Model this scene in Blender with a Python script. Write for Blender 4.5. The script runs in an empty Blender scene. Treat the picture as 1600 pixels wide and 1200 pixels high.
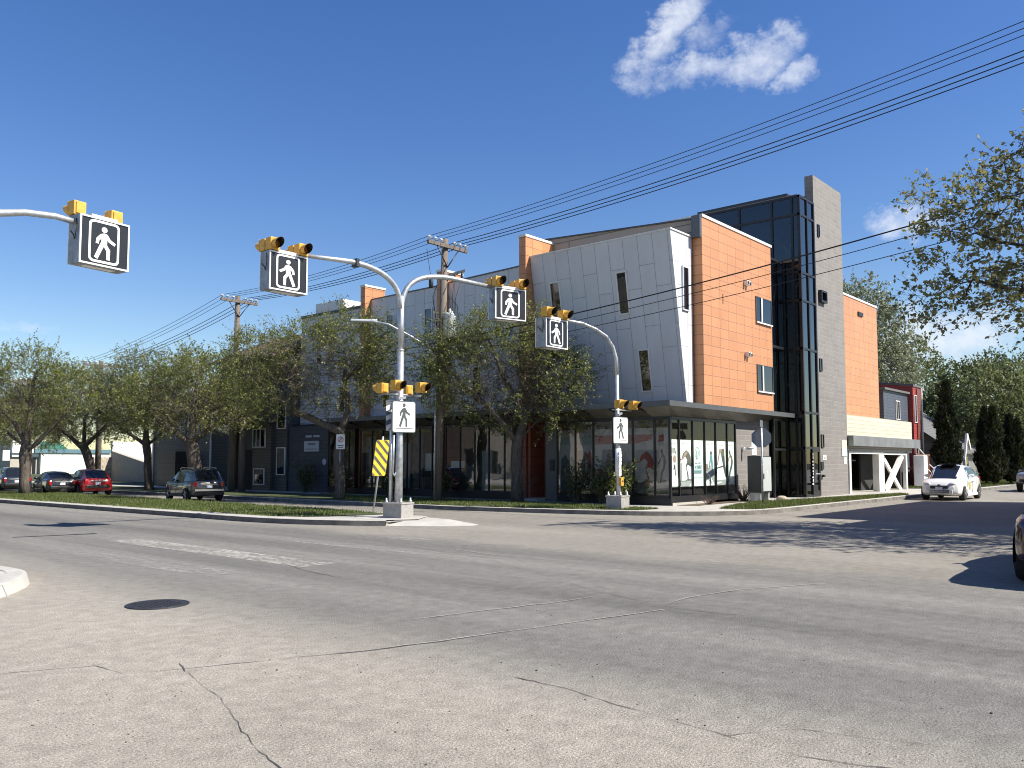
import bpy, bmesh, math, random
import numpy as np
from mathutils import Vector, Matrix
PI = math.pi
S = bpy.context.scene
COL = S.collection
# ------------------------------------------------------------------ camera
HEAD, PITCH, CAMH = math.radians(40.796), math.radians(3.987), 1.7
cd = bpy.data.cameras.new('camera'); cam = bpy.data.objects.new('camera', cd); COL.objects.link(cam)
fw = Vector((math.cos(HEAD)*math.cos(PITCH), math.sin(HEAD)*math.cos(PITCH), math.sin(PITCH)))
rt = Vector((math.sin(HEAD), -math.cos(HEAD), 0)); up = rt.cross(fw)
mw = Matrix((rt, up, -fw)).transposed().to_4x4(); mw.translation = (0, 0, CAMH)
cam.matrix_world = mw
cd.sensor_width = 36; cd.lens = 1320/1600*36; cd.shift_y = 30/1600; cd.clip_start = .05; cd.clip_end = 3000
S.camera = cam
# ------------------------------------------------------------------ light
SUN_EL, SUN_D = math.radians(45), math.radians(67)
sdir = Vector((math.cos(SUN_EL)*math.cos(SUN_D), -math.cos(SUN_EL)*math.sin(SUN_D), math.sin(SUN_EL)))
sl = bpy.data.lights.new('sun', 'SUN'); sl.energy = 5.0; sl.angle = math.radians(.5); sl.color = (1, .94, .85)
so = bpy.data.objects.new('sun', sl); COL.objects.link(so); so.rotation_euler = sdir.to_track_quat('Z', 'Y').to_euler(); so.location = (0, -20, 40)
W = bpy.data.worlds.new('World'); S.world = W; W.use_nodes = True
S.view_settings.view_transform = 'Standard'; S.view_settings.look = 'None'; S.view_settings.exposure = 0.77; S.view_settings.gamma = 1
S.render.film_transparent = False
S.cycles.use_denoising = True; S.cycles.denoising_prefilter = 'ACCURATE'; S.cycles.filter_width = 1.05
S.cycles.max_bounces = 6; S.cycles.diffuse_bounces = 3; S.cycles.glossy_bounces = 4; S.cycles.transmission_bounces = 4; S.cycles.transparent_max_bounces = 16
S.cycles.caustics_reflective = False; S.cycles.caustics_refractive = False
def world():
    nt = W.node_tree; N = nt.nodes; L = nt.links; N.clear()
    out = N.new('ShaderNodeOutputWorld'); bg = N.new('ShaderNodeBackground'); bg.inputs['Strength'].default_value = .085
    sky = N.new('ShaderNodeTexSky'); sky.sky_type = 'NISHITA'; sky.sun_disc = False
    sky.sun_elevation = SUN_EL; sky.sun_rotation = math.atan2(sdir.x, sdir.y)
    sky.air_density = 1.15; sky.dust_density = .25; sky.ozone_density = 2.2; sky.altitude = 200
    hsv = N.new('ShaderNodeHueSaturation'); hsv.inputs['Saturation'].default_value = 1.3; hsv.inputs['Hue'].default_value = .515; L.new(sky.outputs[0], hsv.inputs['Color'])
    tc = N.new('ShaderNodeTexCoord')
    # clouds: (heading-plane direction, size) blobs, broken up by noise
    nz = N.new('ShaderNodeTexNoise'); nz.inputs['Scale'].default_value = 17; nz.inputs['Detail'].default_value = 10; nz.inputs['Roughness'].default_value = .66
    mp = N.new('ShaderNodeMapping'); mp.inputs['Scale'].default_value = (1, 1, 1.3); L.new(tc.outputs['Generated'], mp.inputs[0]); L.new(mp.outputs[0], nz.inputs['Vector'])
    wsub = N.new('ShaderNodeVectorMath'); wsub.operation = 'SUBTRACT'; L.new(nz.outputs['Color'], wsub.inputs[0]); wsub.inputs[1].default_value = (.5, .5, .5)
    wm = N.new('ShaderNodeVectorMath'); wm.operation = 'MULTIPLY_ADD'; wm.inputs[1].default_value = (.075, .075, .075)
    L.new(wsub.outputs[0], wm.inputs[0]); L.new(tc.outputs['Generated'], wm.inputs[2])
    def ma(op, a, b=None):
        n = N.new('ShaderNodeMath'); n.operation = op
        for i, x in enumerate((a, b)):
            if x is None: continue
            if isinstance(x, (int, float)): n.inputs[i].default_value = x
            else: L.new(x, n.inputs[i])
        return n.outputs[0]
    def dot(v):
        n = N.new('ShaderNodeVectorMath'); n.operation = 'DOT_PRODUCT'; L.new(wm.outputs[0], n.inputs[0]); n.inputs[1].default_value = v; return n.outputs['Value']
    tot = None
    # azimuth offset (deg right of heading), elevation, half sizes (deg), tilt, strength
    for (az, el, sa, se, tl, st) in [(11.0, 27.5, 3.5, 1.25, 44, .95), (9.2, 25.3, 1.7, 1.7, 10, .7), (13.2, 24.9, 4.2, 1.15, 2, .95), (16.6, 25.2, 3.3, 1.5, 14, 1.0), (19.4, 24.0, 1.4, .8, 20, .7),
                                     (13.6, 26.9, 1.8, 1.0, 25, .5), (25.6, 14.6, 2.3, 1.3, 0, .85), (27.5, 7.4, 4.4, 2.0, 0, .95), (29.3, 5.0, 5, 1.0, 0, .8), (31.5, 28.0, 3.2, 1.0, 8, .8), (26.2, 28.6, 1.6, .5, 5, .6),
                                     (-31.0, 9.6, .9, .45, 0, .55), (-30, 8.0, 1.8, .5, 0, .5), (20, 6.0, 8, 1.2, 0, .6)]:
        a = HEAD-math.radians(az); e = math.radians(el)
        c = Vector((math.cos(a)*math.cos(e), math.sin(a)*math.cos(e), math.sin(e)))
        r = Vector((math.sin(a), -math.cos(a), 0)); u = r.cross(c); t = math.radians(tl)
        p = (r*math.cos(t)+u*math.sin(t))/math.radians(sa); q = (u*math.cos(t)-r*math.sin(t))/math.radians(se)
        d1 = ma('SUBTRACT', dot(p), p.dot(c)); d2 = ma('SUBTRACT', dot(q), q.dot(c)); d3 = ma('LESS_THAN', dot(c), .5)
        rr = ma('ADD', ma('ADD', ma('MULTIPLY', d1, d1), ma('MULTIPLY', d2, d2)), ma('MULTIPLY', d3, 50))
        b = ma('MULTIPLY', ma('SUBTRACT', 1.15, rr), st)
        tot = b if tot is None else ma('MAXIMUM', tot, b)
    tot = ma('ADD', tot, ma('MULTIPLY', ma('SUBTRACT', nz.outputs['Fac'], .5), 3.4))
    rp = N.new('ShaderNodeMapRange'); rp.interpolation_type = 'SMOOTHSTEP'; rp.inputs['From Min'].default_value = .0; rp.inputs['From Max'].default_value = 1.75
    rp.inputs['To Max'].default_value = .86; L.new(tot, rp.inputs['Value'])
    mix = N.new('ShaderNodeMix'); mix.data_type = 'RGBA'; L.new(rp.outputs[0], mix.inputs['Factor'])
    L.new(hsv.outputs[0], mix.inputs['A']); mix.inputs['B'].default_value = (6.4, 6.7, 7.3, 1)
    L.new(mix.outputs['Result'], bg.inputs['Color']); L.new(bg.outputs[0], out.inputs[0])
world()
# ------------------------------------------------------------------ helpers
ORG = {}
class MB:
    def __init__(s): s.v = []; s.f = []; s.m = []; s.s = []
    def add(s, vs, fs, m=0, smooth=False):
        b = len(s.v); s.v += [tuple(p) for p in vs]
        for f in fs: s.f.append(tuple(i+b for i in f)); s.m.append(m); s.s.append(smooth)
        return s
    def box(s, x0, x1, y0, y1, z0, z1, m=0):
        return s.add([(x0,y0,z0),(x1,y0,z0),(x1,y1,z0),(x0,y1,z0),(x0,y0,z1),(x1,y0,z1),(x1,y1,z1),(x0,y1,z1)],
                     [(0,3,2,1),(4,5,6,7),(0,1,5,4),(1,2,6,5),(2,3,7,6),(3,0,4,7)], m)
    def obox(s, c, ax, ay, az, m=0):
        c = Vector(c); ax, ay, az = Vector(ax), Vector(ay), Vector(az)
        P = [c+ax*i+ay*j+az*k for k in (-1,1) for (i,j) in ((-1,-1),(1,-1),(1,1),(-1,1))]
        return s.add(P, [(0,3,2,1),(4,5,6,7),(0,1,5,4),(1,2,6,5),(2,3,7,6),(3,0,4,7)], m)
    def poly(s, pts, m=0): return s.add(pts, [tuple(range(len(pts)))], m)
    def prism(s, pts, d, m=0):           # extrude a planar polygon by vector d
        n = len(pts); d = Vector(d); P = [Vector(p) for p in pts]; Q = [p+d for p in P]
        fs = [tuple(range(n-1,-1,-1)), tuple(range(n,2*n))]+[(i,(i+1)%n,n+(i+1)%n,n+i) for i in range(n)]
        return s.add(P+Q, fs, m)
    def tube(s, path, r, n=8, m=0, smooth=True, cap=True):
        P = [Vector(p) for p in path]; k = len(P)
        R = list(r) if hasattr(r, '__len__') else [r]*k
        b = len(s.v); t0 = (P[1]-P[0]).normalized()
        ref = Vector((0,0,1)) if abs(t0.z) < .9 else Vector((1,0,0)); x = t0.cross(ref).normalized()
        for i in range(k):
            t = (P[min(i+1,k-1)]-P[max(i-1,0)])
            t = t.normalized() if t.length > 1e-9 else t0
            x = (x-t*x.dot(t)); x = x.normalized() if x.length > 1e-6 else t.orthogonal().normalized(); y = t.cross(x)
            for j in range(n):
                a = 2*PI*j/n; s.v.append(tuple(P[i]+(x*math.cos(a)+y*math.sin(a))*R[i]))
        for i in range(k-1):
            for j in range(n):
                s.f.append((b+i*n+j, b+i*n+(j+1)%n, b+(i+1)*n+(j+1)%n, b+(i+1)*n+j)); s.m.append(m); s.s.append(smooth)
        if cap:
            s.f.append(tuple(b+j for j in range(n-1,-1,-1))); s.m.append(m); s.s.append(False)
            s.f.append(tuple(b+(k-1)*n+j for j in range(n))); s.m.append(m); s.s.append(False)
        return s
    def lathe(s, c, prof, n=12, axis='z', m=0, smooth=True):
        b = len(s.v); c = Vector(c)
        for (r, h) in prof:
            for j in range(n):
                a = 2*PI*j/n; q = (r*math.cos(a), r*math.sin(a), h)
                s.v.append(tuple(c+Vector(q if axis == 'z' else (q[0], q[2], q[1]) if axis == 'y' else (q[2], q[0], q[1]))))
        for i in range(len(prof)-1):
            for j in range(n):
                s.f.append((b+i*n+j, b+i*n+(j+1)%n, b+(i+1)*n+(j+1)%n, b+(i+1)*n+j)); s.m.append(m); s.s.append(smooth)
        s.f.append(tuple(b+j for j in range(n-1,-1,-1))); s.m.append(m); s.s.append(False)
        k = len(prof)-1; s.f.append(tuple(b+k*n+j for j in range(n))); s.m.append(m); s.s.append(False)
        return s
    def ell(s, c, rx, ry, rz, tilt=0, m=0, n=12):
        b = len(s.v); c = Vector(c); k = 8
        for i in range(k+1):
            t = -PI/2+PI*i/k
            for j in range(n):
                a = 2*PI*j/n; x, y, z = rx*math.cos(t)*math.cos(a), ry*math.cos(t)*math.sin(a), rz*math.sin(t)
                s.v.append((c.x+x*math.cos(tilt)-y*math.sin(tilt), c.y+x*math.sin(tilt)+y*math.cos(tilt), c.z+z))
        for i in range(k):
            for j in range(n): s.f.append((b+i*n+j, b+i*n+(j+1)%n, b+(i+1)*n+(j+1)%n, b+(i+1)*n+j)); s.m.append(m); s.s.append(True)
        return s
    def build(s, name, mats, parent=None, loc=None, local=False, bevel=0):
        if not isinstance(mats, (list, tuple)): mats = [mats]
        me = bpy.data.meshes.new(name); o = bpy.data.objects.new(name, me)
        org = Vector((0,0,0))
        if parent is not None: org = ORG[parent]
        elif loc is not None: org = Vector(loc)
        if local: vs = s.v
        else: vs = [(x-org.x, y-org.y, z-org.z) for (x,y,z) in s.v]
        me.from_pydata(vs, [], s.f)
        for mm in mats: me.materials.append(mm)
        me.polygons.foreach_set('material_index', s.m); me.polygons.foreach_set('use_smooth', s.s)
        me.update(); COL.objects.link(o)
        if parent is not None: o.parent = parent
        else: o.location = org
        ORG[o] = org
        if bevel:
            bv = o.modifiers.new('bevel', 'BEVEL'); bv.width = bevel; bv.segments = 2; bv.limit_method = 'ANGLE'; bv.angle_limit = math.radians(40)
        return o
def tag(o, label=None, cat=None, group=None, kind=None):
    if label: o['label'] = label
    if cat: o['category'] = cat
    if group: o['group'] = group
    if kind: o['kind'] = kind
    return o
def thing(name, label, cat, loc=(0,0,0), group=None, rz=0):
    o = bpy.data.objects.new(name, None); COL.objects.link(o); o.location = loc; o.rotation_euler = (0,0,rz); o.empty_display_size = .3
    ORG[o] = Vector(loc); return tag(o, label, cat, group)
def struct(o): o['kind'] = 'structure'; return o
def npmesh(name, V, F, mats, parent=None, midx=None, smooth=False):
    me = bpy.data.meshes.new(name); o = bpy.data.objects.new(name, me)
    V = np.asarray(V, np.float32); F = np.asarray(F, np.int32)
    if parent is not None: V = V-np.array(ORG[parent], np.float32)
    me.vertices.add(len(V)); me.vertices.foreach_set('co', V.ravel())
    k = F.shape[1]; me.loops.add(F.size); me.loops.foreach_set('vertex_index', F.ravel())
    me.polygons.add(len(F)); me.polygons.foreach_set('loop_start', np.arange(0, F.size, k, dtype=np.int32)); me.polygons.foreach_set('loop_total', np.full(len(F), k, np.int32))
    if midx is not None: me.polygons.foreach_set('material_index', midx)
    me.update(calc_edges=True); me.validate()
    for m in (mats if isinstance(mats, (list, tuple)) else [mats]): me.materials.append(m)
    COL.objects.link(o)
    if parent is not None: o.parent = parent; ORG[o] = ORG[parent]
    else: ORG[o] = Vector((0,0,0))
    return o
# ------------------------------------------------------------------ materials
def nodes(name):
    m = bpy.data.materials.new(name); m.use_nodes = True; nt = m.node_tree; N = nt.nodes; L = nt.links
    return m, N, L, N['Principled BSDF']
def pos(N, L, scale=(1,1,1)):
    g = N.new('ShaderNodeNewGeometry'); mp = N.new('ShaderNodeMapping'); mp.inputs['Scale'].default_value = scale; L.new(g.outputs['Position'], mp.inputs[0]); return mp.outputs[0]
def noise(N, L, vec, scale, detail=4, rough=.55):
    n = N.new('ShaderNodeTexNoise'); n.inputs['Scale'].default_value = scale; n.inputs['Detail'].default_value = detail; n.inputs['Roughness'].default_value = rough; L.new(vec, n.inputs['Vector']); return n.outputs['Fac']
def ramp(N, L, fac, stops):
    r = N.new('ShaderNodeValToRGB'); e = r.color_ramp.elements
    while len(e) < len(stops): e.new(.5)
    for el, (p, c) in zip(e, stops): el.position = p; el.color = (c[0], c[1], c[2], 1)
    L.new(fac, r.inputs[0]); return r.outputs[0]
def mixc(N, L, fac, a, b, mode='MIX'):
    n = N.new('ShaderNodeMix'); n.data_type = 'RGBA'; n.blend_type = mode
    for k, x in (('Factor', fac), ('A', a), ('B', b)):
        if isinstance(x, (int, float)): n.inputs[k].default_value = x
        elif isinstance(x, tuple): n.inputs[k].default_value = (*x[:3], 1)
        else: L.new(x, n.inputs[k])
    return n.outputs['Result']
def bump(N, L, h, strength, dist, bs):
    b = N.new('ShaderNodeBump'); b.inputs['Strength'].default_value = strength; b.inputs['Distance'].default_value = dist; L.new(h, b.inputs['Height']); L.new(b.outputs[0], bs.inputs['Normal'])
def mth(N, L, op, a, b):
    n = N.new('ShaderNodeMath'); n.operation = op
    for i, x in enumerate((a, b)):
        if isinstance(x, (int, float)): n.inputs[i].default_value = x
        else: L.new(x, n.inputs[i])
    return n.outputs[0]
def M(name, col, rough=.6, metal=0, var=.12, vs=3.0, bs=0, bscale=30, spec=.5, coat=0, vec=(1,1,1)):
    m, N, L, B = nodes(name)
    p = pos(N, L, vec); n = noise(N, L, p, vs, 5)
    c = tuple(col)
    L.new(ramp(N, L, n, [(.25, tuple(x*(1-var) for x in c)), (.75, tuple(min(1, x*(1+var)) for x in c))]), B.inputs['Base Color'])
    B.inputs['Roughness'].default_value = rough; B.inputs['Metallic'].default_value = metal; B.inputs['Specular IOR Level'].default_value = spec; B.inputs['Coat Weight'].default_value = coat
    B.inputs['Coat Roughness'].default_value = .05
    if bs: bump(N, L, noise(N, L, p, bscale, 4), bs, .01, B)
    return m
def panel(name, col, joint, w, h, off=0, mort=.012, vert=False, var=.06, rough=.5, bw=.05, vary=.05, freq=2):
    """cladding: rectangular panels with open joints, u = X+Y along any wall, v = Z"""
    m, N, L, B = nodes(name)
    g = N.new('ShaderNodeNewGeometry'); sp = N.new('ShaderNodeSeparateXYZ'); L.new(g.outputs['Position'], sp.inputs[0])
    sn = N.new('ShaderNodeSeparateXYZ'); L.new(g.outputs['True Normal'], sn.inputs[0])
    u = mth(N, L, 'ADD', mth(N, L, 'MULTIPLY', sp.outputs[0], mth(N, L, 'ABSOLUTE', sn.outputs[1], 0)), mth(N, L, 'MULTIPLY', sp.outputs[1], mth(N, L, 'GREATER_THAN', mth(N, L, 'ABSOLUTE', sn.outputs[0], 0), .5))); cb = N.new('ShaderNodeCombineXYZ')
    if vert: L.new(sp.outputs[2], cb.inputs[0]); L.new(u, cb.inputs[1])
    else: L.new(u, cb.inputs[0]); L.new(sp.outputs[2], cb.inputs[1])
    br = N.new('ShaderNodeTexBrick'); br.offset = off; br.offset_frequency = freq; br.squash = 1
    L.new(cb.outputs[0], br.inputs['Vector']); br.inputs['Scale'].default_value = 1
    br.inputs['Brick Width'].default_value = h if vert else w; br.inputs['Row Height'].default_value = w if vert else h
    br.inputs['Mortar Size'].default_value = mort; br.inputs['Mortar Smooth'].default_value = .1; br.inputs['Bias'].default_value = 0
    br.inputs['Color1'].default_value = (*[x*(1-vary) for x in col], 1); br.inputs['Color2'].default_value = (*[min(1, x*(1+vary)) for x in col], 1); br.inputs['Mortar'].default_value = (*joint, 1)
    n = noise(N, L, pos(N, L, (1, 1, .35)), 1.7, 6, .6)
    c = mixc(N, L, 1.0, br.outputs['Color'], ramp(N, L, n, [(.3, (1-var,)*3), (.7, (1,)*3)]), 'MULTIPLY')
    L.new(c, B.inputs['Base Color']); B.inputs['Roughness'].default_value = rough
    inv = mth(N, L, 'SUBTRACT', 1, br.outputs['Fac']); bump(N, L, inv, .6, bw*.2, B)
    return m
def glass(name, tint, refl=.08, rough=.015, fres=1.45):
    m = bpy.data.materials.new(name); m.use_nodes = True; N = m.node_tree.nodes; L = m.node_tree.links; N.clear()
    out = N.new('ShaderNodeOutputMaterial'); mx = N.new('ShaderNodeMixShader'); tr = N.new('ShaderNodeBsdfTransparent'); gl = N.new('ShaderNodeBsdfGlossy'); gl.inputs['Roughness'].default_value = rough
    tr.inputs[0].default_value = (*tint, 1); gg = N.new('ShaderNodeNewGeometry'); dp = N.new('ShaderNodeVectorMath'); dp.operation = 'DOT_PRODUCT'; L.new(gg.outputs['True Normal'], dp.inputs[0]); L.new(gg.outputs['Incoming'], dp.inputs[1])
    f0 = .04; cs = mth(N, L, 'SUBTRACT', 1.0, mth(N, L, 'ABSOLUTE', dp.outputs['Value'], 0)); fz = mth(N, L, 'MULTIPLY', mth(N, L, 'POWER', cs, 5.0), .96)
    # a slow ripple so panes do not mirror perfectly
    p = pos(N, L, (1,1,.6)); b = N.new('ShaderNodeBump'); b.inputs['Strength'].default_value = .12; b.inputs['Distance'].default_value = .02; L.new(noise(N, L, p, 1.3, 2), b.inputs['Height']); L.new(b.outputs[0], gl.inputs['Normal'])
    a = mth(N, L, 'ADD', fz, refl+f0); a2 = mth(N, L, 'MINIMUM', a, 1.0); L.new(a2, mx.inputs[0]); L.new(tr.outputs[0], mx.inputs[1]); L.new(gl.outputs[0], mx.inputs[2]); L.new(mx.outputs[0], out.inputs[0])
    return m
def leafmat(name, c1, c2, c3, trans=.35):
    m = bpy.data.materials.new(name); m.use_nodes = True; N = m.node_tree.nodes; L = m.node_tree.links; N.clear()
    out = N.new('ShaderNodeOutputMaterial'); g = N.new('ShaderNodeNewGeometry')
    c = ramp(N, L, g.outputs['Random Per Island'], [(0, c1), (.5, c2), (1, c3)])
    d = N.new('ShaderNodeBsdfDiffuse'); t = N.new('ShaderNodeBsdfTranslucent'); mx = N.new('ShaderNodeMixShader'); mx.inputs[0].default_value = trans
    L.new(c, d.inputs[0]); L.new(c, t.inputs[0]); L.new(d.outputs[0], mx.inputs[1]); L.new(t.outputs[0], mx.inputs[2])
    gl = N.new('ShaderNodeBsdfGlossy'); gl.inputs['Roughness'].default_value = .5; mg = N.new('ShaderNodeMixShader'); mg.inputs[0].default_value = .04
    L.new(mx.outputs[0], mg.inputs[1]); L.new(gl.outputs[0], mg.inputs[2]); L.new(mg.outputs[0], out.inputs[0]); return m
def asphalt():
    m, N, L, B = nodes('asphalt')
    g = N.new('ShaderNodeNewGeometry'); sp = N.new('ShaderNodeSeparateXYZ'); L.new(g.outputs['Position'], sp.inputs[0])
    p1 = pos(N, L); big = noise(N, L, p1, .35, 5, .6); lane = noise(N, L, pos(N, L, (.75, .045, 1)), 1.0, 4, .55); fine = noise(N, L, p1, 55, 3, .7); grit = noise(N, L, p1, 130, 2, .8)
    mid = noise(N, L, p1, 6, 6, .65)
    base = ramp(N, L, lane, [(.34, (.140, .135, .122)), (.5, (.182, .175, .156)), (.66, (.240, .229, .202))])
    # the older, paler side-street surface meets the avenue along a wandering seam
    edge = mth(N, L, 'ADD', sp.outputs[0], mth(N, L, 'MULTIPLY', mth(N, L, 'SUBTRACT', big, .5), 1.6))
    old = N.new('ShaderNodeMapRange'); old.interpolation_type = 'SMOOTHSTEP'; old.inputs['From Min'].default_value = 6.6; old.inputs['From Max'].default_value = 4.2; L.new(edge, old.inputs['Value'])
    old2 = N.new('ShaderNodeMapRange'); old2.interpolation_type = 'SMOOTHSTEP'; old2.inputs['From Min'].default_value = 12.2; old2.inputs['From Max'].default_value = 13.6; old2.inputs['To Max'].default_value = .5; L.new(edge, old2.inputs['Value'])
    pale = ramp(N, L, big, [(.3, (.30, .274, .226)), (.7, (.38, .348, .288))])
    c = mixc(N, L, mth(N, L, 'MAXIMUM', old.outputs[0], old2.outputs[0]), base, pale)
    c = mixc(N, L, 1.0, c, ramp(N, L, mid, [(.32, (.80,)*3), (.68, (1.14,)*3)]), 'MULTIPLY')
    c = mixc(N, L, 1.0, c, ramp(N, L, fine, [(.33, (.45,)*3), (.44, (.9,)*3), (.57, (1.05,)*3), (.68, (1.55,)*3)]), 'MULTIPLY')
    c = mixc(N, L, 1.0, c, ramp(N, L, grit, [(.32, (.66,)*3), (.5, (1,)*3), (.68, (1.35,)*3)]), 'MULTIPLY')
    L.new(c, B.inputs['Base Color']); B.inputs['Roughness'].default_value = .85; B.inputs['Specular IOR Level'].default_value = .25
    h = mth(N, L, 'ADD', fine, mth(N, L, 'MULTIPLY', mid, .8)); bump(N, L, h, .9, .014, B)
    return m
def paint(name, col, cover):
    """worn road paint: bare asphalt shows through"""
    m, N, L, B = nodes(name); p = pos(N, L)
    n = noise(N, L, p, 9, 7, .75); n2 = noise(N, L, pos(N, L, (2.2, .5, 1)), 1.2, 3)
    f = mth(N, L, 'ADD', n, mth(N, L, 'MULTIPLY', n2, .5)); k = N.new('ShaderNodeMapRange'); k.inputs['From Min'].default_value = cover-.12; k.inputs['From Max'].default_value = cover+.12; L.new(f, k.inputs['Value'])
    B.inputs['Base Color'].default_value = (*col, 1); B.inputs['Roughness'].default_value = .8
    mx = N.new('ShaderNodeMixShader'); tr = N.new('ShaderNodeBsdfTransparent'); L.new(k.outputs[0], mx.inputs[0]); L.new(tr.outputs[0], mx.inputs[1]); L.new(B.outputs[0], mx.inputs[2])
    L.new(mx.outputs[0], N['Material Output'].inputs[0]); return m
def soilgrass():
    m, N, L, B = nodes('turf'); p = pos(N, L)
    n = noise(N, L, p, 1.1, 6, .65); L.new(ramp(N, L, n, [(.3, (.075, .062, .035)), (.5, (.052, .066, .022)), (.75, (.07, .10, .028))]), B.inputs['Base Color']); B.inputs['Roughness'].default_value = .95
    bump(N, L, noise(N, L, p, 40, 4), .8, .03, B); return m
def concrete(name, col=(.46, .44, .39), slab=1.5):
    m, N, L, B = nodes(name); p = pos(N, L)
    n = noise(N, L, p, 2.2, 7, .65); f = noise(N, L, p, 70, 3, .7)
    c = mixc(N, L, 1.0, ramp(N, L, n, [(.25, tuple(x*.78 for x in col)), (.6, col), (.8, tuple(min(1, x*1.12) for x in col))]), ramp(N, L, f, [(.3, (.8,)*3), (.6, (1.05,)*3)]), 'MULTIPLY')
    br = N.new('ShaderNodeTexBrick'); br.offset = 0; L.new(p, br.inputs['Vector']); br.inputs['Scale'].default_value = 1; br.inputs['Brick Width'].default_value = slab; br.inputs['Row Height'].default_value = slab; br.inputs['Mortar Size'].default_value = .012
    br.inputs['Color1'].default_value = br.inputs['Color2'].default_value = (1, 1, 1, 1); br.inputs['Mortar'].default_value = (.45, .43, .4, 1)
    c = mixc(N, L, 1.0, c, br.outputs['Color'], 'MULTIPLY'); L.new(c, B.inputs['Base Color']); B.inputs['Roughness'].default_value = .85; bump(N, L, f, .3, .006, B); return m
def bark(name, c1, c2):
    m, N, L, B = nodes(name); v = noise(N, L, pos(N, L, (1, 1, .22)), 14, 6, .7)
    L.new(ramp(N, L, v, [(.3, c1), (.7, c2)]), B.inputs['Base Color']); B.inputs['Roughness'].default_value = .95; bump(N, L, v, 1.0, .05, B); return m
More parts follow.
